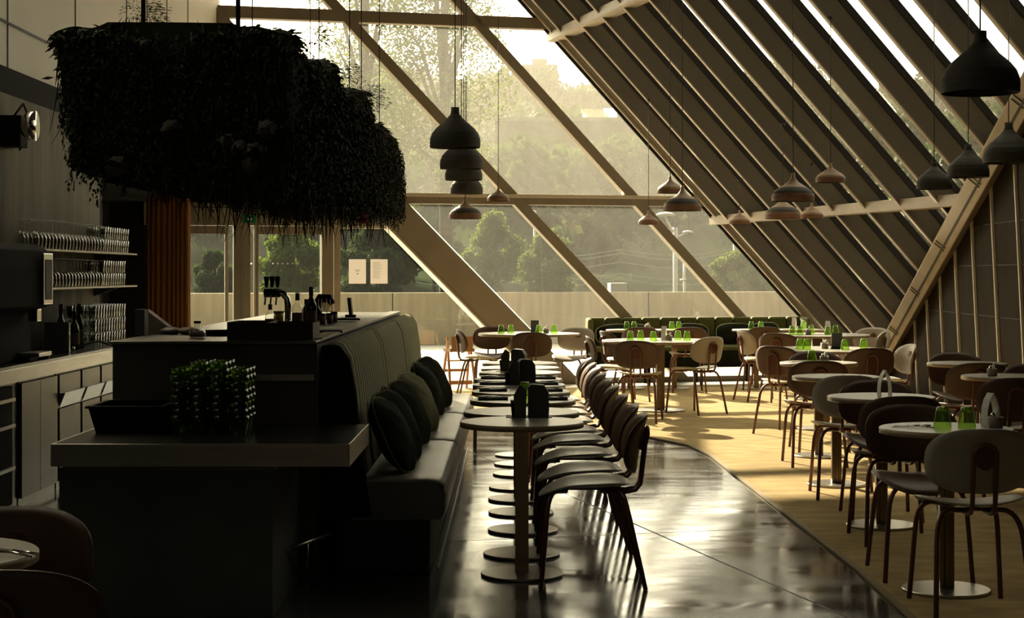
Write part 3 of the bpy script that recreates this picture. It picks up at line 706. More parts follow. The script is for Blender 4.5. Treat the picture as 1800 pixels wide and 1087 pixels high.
def cutlery(kind, p, rz, label, group='cutlery laid on the tables'):
    t = thing(kind, label, kind, p, rz, group)
    if kind == 'fork':
        MB().tube([(0, -.09, .004), (0, -.02, .010), (0, .03, .008)], .0035, 6).build('handle', M['chrome'], t)
        m_ = MB().box(-.010, .010, .028, .05, .005, .008)
        for k in range(4): m_.box(-.010+k*.006, -.0075+k*.006, .05, .088, .004, .007)
        m_.build('tines', M['chrome'], t)
    else:
        MB().tube([(0, -.10, .005), (0, -.01, .007)], .004, 6).build('handle', M['chrome'], t)
        MB().prism([(-.001, -.01, .003), (.011, 0, .003), (.013, .07, .003), (.001, .105, .003)], (0, 0, .003)).build('blade', M['chrome'], t)
for k in range(3, 7):
    key = 'T%d' % k; t_ = T[key].location
    for s_, side in ((-1, 'banquette'), (1, 'chair')):
        x = t_.x+s_*.17; napkin = thing('napkin', f'dark folded napkin on the {side} side of the {TN[key]}', 'napkin', (x, t_.y, t_.z+.7503), 0, 'dark napkins on the banquette row')
        MB().box(-.085, .085, -.06, .06, 0, .006).build('folded_cloth', M['slate'], napkin, bevel=.002)
        MB().box(-.085, .085, -.06, .055, .0062, .010).build('top_fold', M['black'], napkin, bevel=.002)
        cutlery('fork', (x, t_.y-.02, t_.z+.7610), D_(80*s_), f'fork on the {side} side napkin of the {TN[key]}')
        cutlery('knife', (x, t_.y+.025, t_.z+.7610), D_(80*s_), f'knife on the {side} side napkin of the {TN[key]}')
p = on('R1', 1606, -.02)
cutlery('fork', p, D_(70), 'fork lying at the left on the nearest small table at right'); cutlery('knife', p+Vector((.0, .035, 0)), D_(110), 'knife lying at the left on the nearest small table at right')
p = on('N', 10, -.03); cutlery('fork', p, D_(60), 'fork on the bottom left table'); cutlery('knife', p+Vector((0, .04, 0)), D_(60), 'knife on the bottom left table')
for key, px in (('G', 1162), ('G', 1235), ('G', 1075), ('H', 905), ('R5', 1385), ('R6', 1500), ('R4', 1408)):
    cutlery('fork', on(key, px, -.25 if key in 'GHR5R6' else -.02), D_(-70), f'fork lying on the {TN[key]}'+({1162: ' at its front edge', 1235: ' at its right', 1075: ' at its left'}.get(px, '')))

# ------------------------------------------------------------------ pendant lamps
def rope(prof, dia, step=.011, amp=.0035):
    out = []; L = 0
    for (r0, z0), (r1, z1) in zip(prof[:-1], prof[1:]):
        d_ = math.hypot(r1-r0, z1-z0); n = max(1, int(d_/(step/3)))
        for k in range(n):
            t = k/n; w_ = amp*abs(math.sin((L+d_*t)*PI/step)) if r0 > .03 else 0
            out.append((r0+(r1-r0)*t+w_, z0+(z1-z0)*t))
        L += d_
    out.append(prof[-1]); return out
TALL = [(.083, .81), (.083, .72), (.10, .655), (.17, .57), (.28, .475), (.38, .385), (.455, .29), (.492, .19), (.5, .11), (.495, .0)]
LOW = [(.045, .68), (.045, .60), (.07, .53), (.13, .455), (.23, .385), (.34, .32), (.43, .25), (.482, .18), (.5, .12), (.497, .0)]
def make_lamp(px, ybot, dia, Y, kind, label, cordtop=None, group='pendant lamps'):
    base = PT(px, ybot, Y); t = thing('pendant_lamp', label, 'lamp', base, 0, group)
    pr = [(r*dia, z*dia) for r, z in (TALL if kind == 'dark' else LOW)]
    if kind == 'dark':
        MB().lathe(rope(pr[2:], dia), 40).build('shade', M['lamp_dark'], t)
        MB().lathe([(1e-5, pr[0][1])]+pr[:3], 24).build('neck', M['lamp_dark'], t)
    else:
        top, mid, rim = (M['lamp_tan'], M['lamp_dark'], M['lamp_brown']) if kind == 'striped' else (M['lamp_tan'],)*3
        MB().lathe([(1e-5, pr[0][1])]+pr[:4], 24).build('neck', M['lamp_tan'], t)
        MB().lathe(rope(pr[3:6], dia), 40).build('upper_shade', top if kind == 'striped' else M['lamp_brown'], t)
        MB().lathe(rope(pr[5:8], dia), 40).build('dark_band', mid if kind == 'striped' else M['lamp_tan'], t)
        MB().lathe(rope(pr[7:], dia), 40).build('rim', rim if kind == 'striped' else M['lamp_brown'], t)
    MB().lathe([(pr[-1][0]-.006, .001), (pr[-2][0]*.9, pr[-2][1]), (.3*dia, .3*dia), (.05*dia, .42*dia), (1e-5, .42*dia)], 32).build('inner_lining', M['lamp_dark'], t)
    zr = (foot-base).dot(nin)/nin.z + base.z - (FD+.03)/abs(nin.z)
    ztop = min(zr, ZT) if cordtop is None else cordtop
    MB().tube([(0, 0, pr[0][1]-.005), (0, 0, ztop-base.z)], .004, 6).build('cord', M['cord'], t)
    MB().lathe([(1e-5, -.03), (.02, -.028), (.022, 0), (1e-5, .0)], 12, (0, 0, ztop-base.z)).build('ceiling_hook', M['cord'], t)
PL = [(800, 260, .38, 12.95, 'dark', 'largest-looking dark lamp at the top of the hanging stack in the middle'), (811, 297, .38, 15.2, 'dark', 'second dark lamp down in the hanging stack in the middle'),
      (815, 317, .38, 17.4, 'dark', 'third dark lamp down in the hanging stack in the middle'), (820, 341, .38, 19.9, 'dark', 'lowest dark lamp of the hanging stack in the middle'),
      (818, 385, .37, 19.7, 'striped', 'brown and black striped lamp hanging just below the dark stack'), (876, 354, .255, 20.0, 'tan', 'small brown lamp hanging alone right of the dark stack'),
      (1140, 395, .255, 21.3, 'tan', 'small brown lamp hanging lowest, near the street lamp seen outside'), (1178, 340, .275, 18.3, 'tan', 'small brown lamp behind and above the striped lamp near the roof edge'),
      (1199.6, 371, .378, 17.2, 'striped', 'striped brown lamp near the roof edge, left of the sloping fins'), (1300, 394, .25, 21.0, 'tan', 'small tan lamp hanging in front of the roof edge beam'),
      (1394, 354, .367, 14.9, 'striped', 'upper striped lamp of the group of three below the fins'), (1376, 385, .385, 18.6, 'striped', 'lower copper-rimmed lamp of the group of three below the fins'),
      (1427, 384, .25, 18.8, 'tan', 'small tan lamp of the group of three below the fins'), (1460, 321, .27, 15.8, 'tan', 'small lamp hanging alone above the group of three'),
      (1642, 333, .285, 14.0, 'dark', 'dark lamp, leftmost of the row rising to the right wall'), (1702, 312, .322, 13.5, 'dark', 'dark lamp, second of the row rising to the right wall'),
      (1773, 287, .385, 13.1, 'dark', 'dark lamp at the right edge overlapping the slanted end beam'), (1723, 164, .38, 8.45, 'dark', 'nearest and biggest dark lamp at the top right corner')]
for a in PL: make_lamp(a[0], a[1], a[2], a[3], a[4], a[5])

# ------------------------------------------------------------------ banquette on the left
bq = thing('banquette', 'long green banquette with a striped corduroy back and grey-green seat along the bar', 'banquette', (-.6, 11.3, 0))
MB().box(-.86, -.40, 8.32, 14.35, .0, .28).build('plinth', M['sofabase'], bq, world=True, bevel=.01)
def backfn(u, v_, seg):
    y0, y1 = seg; y = y0+(y1-y0)*u
    prof = [(-.70, .30), (-.735, .6), (-.765, .9), (-.79, 1.06), (-.83, 1.125), (-.87, 1.14), (-.91, 1.125), (-.93, 1.05), (-.93, .9), (-.93, .3)]
    t = v_*(len(prof)-1); i = min(int(t), len(prof)-2); f_ = t-i
    x = prof[i][0]*(1-f_)+prof[i+1][0]*f_; z = prof[i][1]*(1-f_)+prof[i+1][1]*f_
    pinch = 1-.12*(abs(2*u-1)**14)
    return Vector((x if x < -.9 else -.93+(x+.93)*pinch, y, z-(1-pinch)*.12*(z > .8)))
for seg in ((8.34, 10.36), (10.36, 12.36), (12.36, 14.35)):
    mb = MB().grid(lambda u, v_: backfn(u, v_, seg), 40, 28)
    for e_ in (0, 1):
        mb.add([backfn(e_, j/27, seg) for j in range(28)], [tuple(range(28))])
    mb.build('back_cushion', M['corduroy'], bq, world=True)
MB().prism([(-.68, 8.30, .28), (-.73, 8.30, .6), (-.76, 8.30, .9), (-.79, 8.30, 1.05), (-.84, 8.30, 1.12), (-.93, 8.30, 1.12), (-.93, 8.30, .28)], (0, .05, 0)).build('end_panel', M['velvet_dark'], bq, world=True, bevel=.012)
def rounded_box(x0, x1, y0, y1, z0, z1, r, nseg=5, puff=.0):
    def fn(u, v_):
        a = 2*PI*u; ph = PI*(v_-.5); n_ = 5.5
        def sp(c): return (abs(c)**(2/n_))*(1 if c >= 0 else -1)
        cx, cy, cz = (x0+x1)/2, (y0+y1)/2, (z0+z1)/2
        return Vector((cx+(x1-x0)/2*sp(math.cos(a))*sp(math.cos(ph)), cy+(y1-y0)/2*sp(math.sin(a))*sp(math.cos(ph)), cz+(z1-z0)/2*sp(math.sin(ph))))
    return MB().grid(fn, 72, 33, closeu=True)
for (y0, y1) in ((8.31, 10.33), (10.34, 12.33), (12.34, 14.34)):
    prof = [(-.78, .27), (-.335, .27), (-.32, .30), (-.315, .40), (-.325, .44), (-.35, .462), (-.40, .47), (-.78, .475)]
    def fn(u, v_, y0=y0, y1=y1):
        t = v_*(len(prof)-1); i = min(int(t), len(prof)-2); f_ = t-i; e_ = abs(2*u-1)**24
        x = prof[i][0]*(1-f_)+prof[i+1][0]*f_; z = prof[i][1]*(1-f_)+prof[i+1][1]*f_
        return Vector((x-(.02*e_ if x > -.5 else 0), y0+(y1-y0)*u, z-.02*e_*(z > .4)))
    mb = MB().grid(fn, 49, 29)
    for e_ in (0, 1): mb.add([fn(e_, j/28) for j in range(29)], [tuple(range(29))])
    mb.build('seat_cushion', M['seatleather'], bq, world=True)
MB().bar((-.31, 14.3, 0), (-.31, 14.3, .28), .03, .03, (1, 0, 0)).bar((-.37, 8.5, .0), (-.37, 14.3, .0), .01, .02, (1, 0, 0)).build('kick_strip', M['steel_dark'], bq, world=True)

def pillow_mb(w=.40, t=.15):
    def fn(u, v_):
        a = 2*PI*u; ph = PI*(v_-.5); cx, sx = math.cos(a), math.sin(a); n_ = 2.7
        def sp(c, n=n_): return (abs(c)**(2/n))*(1 if c >= 0 else -1)
        x, z = sp(math.cos(a))*math.cos(ph)**.75, sp(math.sin(a))*math.cos(ph)**.75
        return Vector((x*w/2*(1+.05*abs(z)), math.sin(ph)*t/2*(1-.55*max(abs(x), abs(z))**3), z*w/2*(1+.05*abs(x))))
    def fn2(u, v_):
        p = fn(u, v_); p.y += .008*noise.noise(p*14); return p
    return MB().grid(fn2, 48, 19, closeu=True)
def ring_mb(w=.40):
    pts = []
    for i in range(49):
        c, s_ = superel(2*PI*i/48, 2.7); pts.append(Vector((c*w/2*1.02*(1+.05*abs(s_)), 0, s_*w/2*1.02*(1+.05*abs(c)))))
    return MB().tube(pts, .006, 6, caps=False)
pil = [(8.62, -.60, .86, 'velvet_dark', 'nearest black-green pillow', 80), (9.02, -.61, .84, 'velvet_dark', 'second pillow with a rusty piping', 72), (9.45, -.62, .85, 'velvet_dark', 'third dark ribbed pillow', 84), (9.95, -.60, .87, 'velvet_dark', 'fourth dark pillow from the near end', 76),
       (10.75, -.59, .875, 'velvet', 'big olive-edged pillow, fifth from the near end,', 72), (12.0, -.59, .87, 'velvet_dark', 'dark fluffy pillow second from the far end', 78), (12.7, -.58, .88, 'velvet_dark', 'farthest dark fluffy pillow', 70)]
for i, (y, x, zt, m_, lab, yaw) in enumerate(pil):
    t = thing('pillow', lab+' leaning on the striped banquette back', 'pillow', (x, y, .655), 0, 'pillows on the striped banquette')
    t.rotation_euler = (D_(-25), D_([4, -5, 8, -3, 0, 6, -6][i]), D_(yaw))
    part_from('cushion_body', 'pil', pillow_mb, M[m_], t); part_from('piping', 'pilr', ring_mb, M['piping'] if i in (4,) else M['velvet'], t)

# green bench at the far window
cY = 22.0
gb = thing('bench_sofa', 'long low dark green velvet bench sofa under the far window', 'sofa', XY(1229, cY+.35))
x0, x1 = XY(1031, 22.3).x, XY(1429, 22.6).x
def yb(x): return 22.49+.2627*x
def seg_box(xa, xb, o0, o1, z0, z1):
    return [(xa, yb(xa)-o0, z0), (xb, yb(xb)-o0, z0), (xb, yb(xb)-o1, z0), (xa, yb(xa)-o1, z0), (xa, yb(xa)-o0, z1), (xb, yb(xb)-o0, z1), (xb, yb(xb)-o1, z1), (xa, yb(xa)-o1, z1)]
nb = 12
for k in range(nb):
    xa, xb = x0+(x1-x0)*k/nb+.003, x0+(x1-x0)*(k+1)/nb-.003
    MB().hexa(seg_box(xa, xb, .28, .10, .42, .885)).build('back_channel', M['velvet'], gb, world=True, bevel=.03)
MB().hexa(seg_box(x0, x1, .85, .10, .24, .45)).build('seat_base', M['velvet_dark'], gb, world=True, bevel=.03)
MB().hexa(seg_box(x0+.05, x1-.05, .84, .28, .45, .52)).build('seat_pad', M['velvet'], gb, world=True, bevel=.03)
for k in range(2): MB().hexa(seg_box((x0, x1-.07)[k], (x0+.07, x1)[k], .85, .10, .42, .885)).build('side_arm', M['velvet'], gb, world=True, bevel=.03)
for k in range(5):
    for oo in (.80, .2):
        x_ = x0+.1+(x1-x0-.2)*k/4; MB().tube([(x_, yb(x_)-oo, 0.008), (x_, yb(x_)-oo, .25)], .022, 10).build('leg', M['black'], gb, world=True)
for i, (px, w_) in enumerate(((1099, .78), (1216, .42), (1290, .5), (1335, .5))):
    Y = 22.1+.2627*XY(px, 22).x
    t = thing('bench_pillow', ['wide dark cushion at the left end', 'small dark cushion left of the middle', 'dark cushion with pale piping right of the middle', 'tilted dark cushion at the right part'][i]+' of the green bench sofa', 'pillow', (XY(px, Y).x, Y-.12, .665), 0, 'cushions on the green bench sofa')
    t.rotation_euler = (D_(-15), D_([0, 3, -2, -8][i]), D_(8)); t.scale = (w_/.40, .8, .28/.40)
    part_from('cushion_body', 'pil', pillow_mb, M['velvet_dark'], t); part_from('piping', 'pilr', ring_mb, M['piping'], t)

# wooden high chair by the window
p = XY(806, 21.3)
hc = thing('high_chair', 'orange beech wooden child high chair by the window at the far left', 'high chair', (p.x, p.y, 0.0), D_(20)); hc.scale = (.72, .72, .86)
for sx in (-1, 1):
    MB().bar((sx*.23, -.26, 0), (sx*.20, .02, .78), .035, .04, (1, 0, 0)).build('leg', M['wood_high'], hc)
    MB().bar((sx*.23, .26, 0), (sx*.20, -.02, .74), .035, .04, (1, 0, 0)).build('leg', M['wood_high'], hc)
    MB().bar((sx*.23, -.27, .02), (sx*.23, .27, .02), .035, .04, (1, 0, 0)).build('foot_rail', M['wood_high'], hc)
    MB().bar((sx*.205, -.22, .60), (sx*.205, .18, .60), .03, .05, (1, 0, 0)).build('arm_rail', M['wood_high'], hc)
MB().box(-.22, .22, -.16, .16, .44, .46).build('seat', M['wood_high'], hc); MB().box(-.22, .22, -.10, -.07, .10, .16).box(-.22, .22, .1, .13, .28, .32).build('cross_rail', M['wood_high'], hc)
MB().grid(lambda u, v_: Vector((-.19+.38*u, -.20-.05*math.sin(PI*u), .58+.22*v_)), 12, 4).grid(lambda u, v_: Vector((-.19+.38*u, -.215-.05*math.sin(PI*u), .58+.22*v_)), 12, 4).build('curved_back', M['wood_high'], hc)
# ------------------------------------------------------------------ bar island
BT = 1.145
br = thing('bar_counter', 'dark bar island with a flat end panel and a stepped steel ledge in front', 'bar', (-1.4, 11, 0))
MB().box(-1.92, -.935, 8.2, 8.26, .60, 1.13).build('end_panel', M['bar2'], br, world=True, bevel=.004)
MB().box(-1.92, -.935, 8.24, 8.30, .0, .60).build('lower_end_panel', M['bar'], br, world=True)
MB().box(-1.93, -.937, 8.17, 14.35, 1.13, BT).build('bar_top', M['steel_dark'], br, world=True, bevel=.003)
MB().box(-1.92, -.94, 8.31, 14.3, 0.0, 1.125).build('body', M['bar'], br, world=True)
MB().box(-1.28, -.95, 8.185, 8.2, .955, .985).build('socket_rail', M['steel'], br, world=True)
MB().box(-1.02, -.935, 8.4, 14.35, BT, BT+.008).build('side_ledge', M['steel'], br, world=True)
lg = thing('steel_ledge', 'low brushed steel shelf table standing in front of the bar end', 'counter', (-1.4, 7.7, 0))
MB().box(-1.937, -.69, 7.2, 8.16, .738, .75).build('worktop', M['blackstone'], lg, world=True)
MB().box(-1.94, -.688, 7.19, 7.2, .655, .751).box(-.69, -.684, 7.19, 8.16, .655, .751).box(-1.944, -1.937, 7.19, 8.16, .655, .751).build('apron', M['steel'], lg, world=True, bevel=.002)
MB().box(-1.92, -.70, 7.21, 8.15, .66, .738).build('core', M['steel_dark'], lg, world=True)
MB().box(-1.93, -1.02, 7.27, 8.15, 0.0, .64).build('pedestal_panel', M['bar'], lg, world=True, bevel=.003)
MB().box(-1.90, -1.0, 7.23, 7.27, .635, .657).build('shadow_rail', M['steel_dark'], lg, world=True)

def simple(name, label, cat, loc, rz=0, group=None): return thing(name, label, cat, loc, rz, group)
# black tub on the ledge
t = simple('tub', 'black plastic tub on the left of the steel ledge', 'tub', (-1.74, 7.86, .751))
a_, b_ = (.135, .17), (.165, .19)
mb = MB()
def tubw(i0, z): return [(-i0[0], -i0[1], z), (i0[0], -i0[1], z), (i0[0], i0[1], z), (-i0[0], i0[1], z)]
mb.add(tubw(a_, 0)+tubw(b_, .115), [(0, 3, 2, 1), (0, 1, 5, 4), (1, 2, 6, 5), (2, 3, 7, 6), (3, 0, 4, 7)])
mb.add(tubw((.128, .163), .006)+tubw((.158, .183), .115), [(0, 1, 2, 3), (4, 5, 1, 0), (5, 6, 2, 1), (6, 7, 3, 2), (7, 4, 0, 3)])
mb.build('tub_body', M['black'], t)
rm = MB()
for s_ in (-1, 1): rm.box(s_*.165-.012, s_*.165+.012, -.20, .20, .112, .122).box(-.17, .17, s_*.19-.012, s_*.19+.012, .112, .122)
rm.build('rim', M['blackgloss'], t)
# stacks of nested green tumblers on the ledge
gs = simple('stacked_tumbler', 'x', 'glass', (0, 0, 0), 0, 'stacked green tumblers on the steel ledge')
MB().lathe([(1e-5, 0), (.026, 0), (.028, .01), (.036, .05), (.0405, .085), (.0395, .085), (.034, .05), (.026, .014), (1e-5, .012)], 14).build('glass_wall', M['glass_green'], gs); remember(gs)
fs = True
for (sx, sy, nn) in [(sx, sy, nn) for sx, nn in ((-1.485, 8), (-1.395, 9), (-1.305, 9), (-1.215, 8)) for sy in (7.62, 7.72, 7.82)]:
    for k in range(nn):
        p = (sx+.004*math.sin(k*2+sx*9), sy, .7515+k*.030)
        lab = f'green tumbler nested in the stacks in front of the bar end panel'
        if fs: gs.location = p; gs['label'] = lab; fs = False
        else: dup(gs, p, 0, lab)

# things on the bar top
def lathe_thing(name, label, cat, loc, parts, group=None, n=20):
    t = thing(name, label, cat, loc, 0, group)
    for nm, prof, m_ in parts: MB().lathe(prof, n).build(nm, m_, t)
    return t
def onbar(px, Y, z=BT+.001): return XY(px, Y, z)
lathe_thing('flask', 'small round-bellied glass flask on the left front of the bar top', 'flask', onbar(347, 8.6), [('body', [(1e-5, 0), (.038, 0), (.044, .01), (.042, .03), (.02, .055), (.014, .062), (.014, .075)], M['glass_clear']), ('liquid', [(1e-5, .004), (.036, .004), (.041, .012), (.037, .033), (1e-5, .034)], M['pot']), ('cap', [(.015, .072), (.018, .074), (.018, .084), (1e-5, .084)], M['black'])])
for i, (px, Y, w_, d_, h_) in enumerate(((445, 8.55, .20, .3, .085), (516, 8.5, .215, .3, .082))):
    t = simple('wooden_crate', ['left dark wooden crate on the front edge of the bar top', 'right reddish-brown crate on the front edge of the bar top'][i], 'crate', onbar(px, Y), 0, 'crates on the bar top')
    mb = MB().box(-w_/2, w_/2, -d_/2, d_/2, 0, .008)
    for s_ in (-1, 1): mb.box(s_*(w_/2)-.006, s_*(w_/2)+.006, -d_/2, d_/2, 0, h_)
    mb.build('sides', M['box_red'], t, bevel=.001)
    MB().box(-w_/2, w_/2, -d_/2-.008, -d_/2, 0, h_).build('front_board', M['box_red'], t); MB().box(-w_/2, w_/2, d_/2, d_/2+.008, 0, h_).build('back_board', M['box_red'], t)
t = simple('tray', 'flat black round tray lying behind the flask on the bar top', 'tray', onbar(390, 9.0)); MB().lathe([(1e-5, 0), (.10, 0), (.11, .02), (.108, .021), (.098, .004), (1e-5, .004)], 28).build('dish', M['black'], t)
MB().lathe([(.104, .018), (.112, .02), (.112, .024), (.104, .024)], 28).build('rim', M['blackgloss'], t)
for i, (px, Y, w_, lean, h_) in enumerate(((250, 9.0, .05, 0, .135), (285, 9.2, .09, .10, .13))):
    t = simple('folded_card', ['upright grey card folder at the left end of the bar top', 'pale leaning card wedge at the left end of the bar top'][i], 'card', onbar(px, Y), 0, 'cards at the left end of the bar')
    MB().prism([(-w_/2-lean*.5, -.06, 0), (w_/2+lean*.5, -.06, 0), (-w_/2-lean*.4+.01, -.06, h_), (-w_/2-lean*.5, -.06, h_)] if i else [(-w_/2, -.06, 0), (w_/2, -.06, 0), (w_/2, -.06, h_), (-w_/2, -.06, h_)], (0, .10, 0)).build('folded_sheet', M['pot'] if i else M['slate'], t)
for i, px in enumerate((302, 330)):
    t = simple('crumpled_cloth', ['left', 'right'][i]+' crumpled pale cloth lying beside the flask on the bar', 'cloth', onbar(px, 9.1), 0, 'cloths on the bar')
    MB().grid(lambda u, v_: Vector((.06*math.cos(2*PI*u)*math.sin(PI*v_)*(1+.3*noise.noise(Vector((u*6, v_*4, i)))), .05*math.sin(2*PI*u)*math.sin(PI*v_), .018-.018*math.cos(PI*v_)*(1+.4*noise.noise(Vector((u*9, v_*4, 3+i)))))), 24, 12, closeu=True).build('folds', M['pot'], t)
# beer tap
t = simple('beer_tap', 'chrome arched beer tap with three black handles on the bar', 'beer tap', onbar(506, 10.8))
YS = 1
MB().tube([(0, 0, 0), (0, 0, .12), (-.005, 0, .165), (-.03, 0, .195), (-.07, 0, .205), (-.13, 0, .205)], .021, 14).build('column', M['chrome'], t)
MB().lathe([(1e-5, 0), (.042, 0), (.042, .012), (.025, .02), (1e-5, .02)], 20).build('base', M['chrome'], t)
MB().tube([(-.15, 0, .20), (-.05, 0, .20)], .028, 12).build('manifold', M['blackgloss'], t)
for k in range(3):
    h_ = MB().lathe([(.008, .235), (.011, .25), (.017, .29), (.0165, .305), (1e-5, .306)], 12, (-.135+k*.035, 0, 0)); h_.build('handle', M['blackgloss'], t)
    MB().tube([(-.135+k*.035, 0, .225), (-.137+k*.035, -.02, .19), (-.142+k*.035, -.03, .125)], .006, 8).build('spout', M['chrome'], t)
# bottles etc.
def bottle(px, Y, r, h, label, glass, neck=.3, cap=None, group='bottles on the bar', z=BT+.001):
    t = thing('bottle', label, 'bottle', XY(px, Y, z), 0, group)
    MB().lathe([(1e-5, 0), (r, 0), (r, h*.52), (r*.8, h*.62), (r*.36, h*.74), (r*.34, h*.92), (1e-5, h*.92)], 20).build('body', glass, t)
    MB().lathe([(r+.0008, h*.12), (r+.001, h*.42)], 20).build('label', M['label'], t)
    MB().lathe([(r*.40, h*.78), (r*.40, h), (1e-5, h)], 14).build('cap', cap or M['box_red'], t)
    return t
bottle(475, 9.9, .030, .145, 'small clear bottle with a dark cap under the beer tap', M['glass_clear'])
bottle(523, 10.4, .034, .205, 'half full clear bottle right of the beer tap', M['glass_clear'])
bottle(547, 10.2, .034, .245, 'tall dark filled bottle with a red-brown neck on the bar', M['bottle_dark'])
bottle(538, 10.9, .028, .16, 'short dark bottle between the two tall ones on the bar', M['bottle_dark'], cap=M['black'])
lathe_thing('yellow_cup', 'yellow plastic cup behind the beer tap', 'cup', onbar(490, 10.9), [('wall', [(1e-5, 0), (.03, 0), (.034, .075), (.031, .075), (.027, .004), (1e-5, .004)], M['yellow']), ('lid', [(1e-5, .078), (.035, .075), (.035, .083), (1e-5, .083)], M['black'])])
for i, (px, Y) in enumerate(((573, 10.6), (567, 11.1))):
    lathe_thing('stem_glass', ['clear stemmed glass right of the bottles on the bar', 'clear stemmed glass behind the other one on the bar'][i], 'glass', onbar(px, Y), [('foot', [(1e-5, 0), (.03, .001), (.004, .006), (.003, .07), (.006, .075)], M['glass_clear']), ('bowl', [(.005, .075), (.026, .1), (.030, .13), (.026, .165)], M['glass_clear'])], 'stemmed glasses on the bar')
for i, (px, Y) in enumerate(((566, 10.9), (579, 11.0), (587, 11.4))):
    lathe_thing('dark_jar', ['leftmost', 'middle', 'rightmost'][i]+' small dark jar in the cluster right of the bottles', 'jar', onbar(px, Y), [('body', [(1e-5, 0), (.022, 0), (.024, .055), (1e-5, .056)], M['label']), ('lid', [(1e-5, .07), (.023, .068), (.024, .055), (1e-5, .055)], M['black'])], 'small dark jars on the bar')
t = simple('espresso_grinder', 'rounded black machine head behind the bottles on the bar', 'machine', onbar(571, 11.9))
MB().tube([(-.05, 0, 0), (-.05, 0, .12), (-.03, 0, .15), (.03, 0, .15), (.055, 0, .11)], [.03, .032, .035, .032, .022], 12).build('body', M['blackgloss'], t); MB().lathe([(1e-5, 0), (.07, 0), (.07, .015), (1e-5, .015)], 16).build('base', M['black'], t)
t = simple('card_reader_stand', 'black upright tablet stand on the far end of the bar', 'stand', onbar(622, 12.6))
MB().prism([(-.032, -.05, .02), (-.008, -.05, .02), (-.022, -.05, .145), (-.045, -.05, .145)], (0, .10, 0)).build('screen', M['blackgloss'], t); MB().box(-.06, .012, -.05, .05, 0, .02).build('foot', M['black'], t)
for i, (px, Y, w_) in enumerate(((607, 11.6, .12), (575, 9.4, .10))):
    t = simple('black_tablet', ['flat black tablet lying on the bar before the upright stand', 'dark flat folder lying on the near right of the bar top'][i], 'tablet', onbar(px, Y, BT+.009 if i == 0 else BT+.001), D_(8), 'flat black tablets on the bar')
    MB().box(-w_, w_*.8, -.11, .11, 0, .012).build('slab', M['blackgloss'], t, bevel=.003); MB().box(-w_*.8, w_*.6, -.09, .09, .012, .014).build('screen', M['slate'], t)
t = simple('foot_rail', 'short steel foot rail near the floor by the dark end of the banquette', 'rail', (-.95, 7.9, .0))
MB().tube([(-.05, -.15, .22), (.08, .28, .22)], .012, 8).build('rail', M['steel'], t); MB().tube([(-.0, .0, .22), (-.0, .0, .0)], .01, 8).build('post', M['steel_dark'], t)

# ------------------------------------------------------------------ back counter at the left wall
kc = thing('back_worktop', 'long black-topped back counter with a steel front band along the concrete wall', 'counter', (-3.3, 11, 0))
MB().box(-3.598, -3.05, 7.5, 14.85, .885, .905).build('worktop', M['blackstone'], kc, world=True)
MB().box(-3.07, -3.045, 7.5, 14.85, .80, .885).build('steel_band', M['steel'], kc, world=True, bevel=.003)
MB().box(-3.598, -3.08, 7.5, 14.85, .80, .885).build('core', M['steel_dark'], kc, world=True)
xf = -3.06
def YX(px, X=xf): return X*FP/(px-CX)
def cab(name, label, pa, pb, cat, build):
    y0, y1 = YX(pa), YX(pb); t = thing(name, label, cat, (-3.3, (y0+y1)/2, 0), 0, 'units under the back counter')
    MB().box(-3.59, xf-.03, y0+.004, y1-.004, .0, .795).build('body', M['steel_dark'], t, world=True); build(t, y0, y1); return t
def doors(t, y0, y1):
    ym = (y0+y1)/2
    for s_, (a, b) in ((-1, (y0+.01, ym-.004)), (1, (ym+.004, y1-.01))):
        d_ = MB().box(xf-.028, xf-.008, a, b, .06, .78).build('door', M['bronze'], t, world=True, bevel=.002)
        yh = ym+s_*.05
        h_ = MB().bar((xf+.022, yh, .56), (xf+.022, yh, .73), .01, .01, (1, 0, 0)).bar((xf-.01, yh, .59), (xf+.022, yh, .59), .008, .008, (0, 1, 0)).bar((xf-.01, yh, .70), (xf+.022, yh, .70), .008, .008, (0, 1, 0)).build('handle', M['steel_dark'], d_, loc=None)
def bin_(t, y0, y1):
    MB().box(xf-.028, xf-.008, y0+.015, y1-.04, .06, .55).build('front_panel', M['bronze'], t, world=True, bevel=.002)
    MB().box(xf-.028, xf-.008, y0+.015, y1-.04, .655, .78).build('top_panel', M['bronze'], t, world=True, bevel=.002)
    MB().prism([(xf-.03, y0+.02, .655), (xf+.03, y0+.02, .66), (xf-.01, y0+.02, .56)], (0, y1-y0-.07, 0)).build('chute_handle', M['steel'], t, world=True)
def fridge(t, y0, y1):
    MB().box(xf-.028, xf-.01, y0+.01, y1-.16, .05, .78).build('door', M['black'], t, world=True, bevel=.002)
    for z_ in (.70, .54, .28): MB().bar((xf+.012, y0+.05, z_), (xf+.012, y1-.2, z_), .02, .02, (1, 0, 0)).build('handle', M['steel'], t, world=True)
cab('glass_fridge', 'black fridge with steel bar handles at the left end of the back counter', -60, 38, 'fridge', fridge)
cab('double_cabinet', 'bronze double-door cabinet with two vertical bar handles', 40, 104, 'cabinet', doors)
cab('waste_cabinet', 'first bronze bin cabinet with a steel flap right of the double doors', 106, 146, 'cabinet', bin_)
cab('waste_cabinet', 'second bronze bin cabinet with a steel flap', 146, 180, 'cabinet', bin_)
cab('waste_cabinet', 'third bronze bin cabinet with a steel flap, next to the bar panel', 180, 215, 'cabinet', bin_)
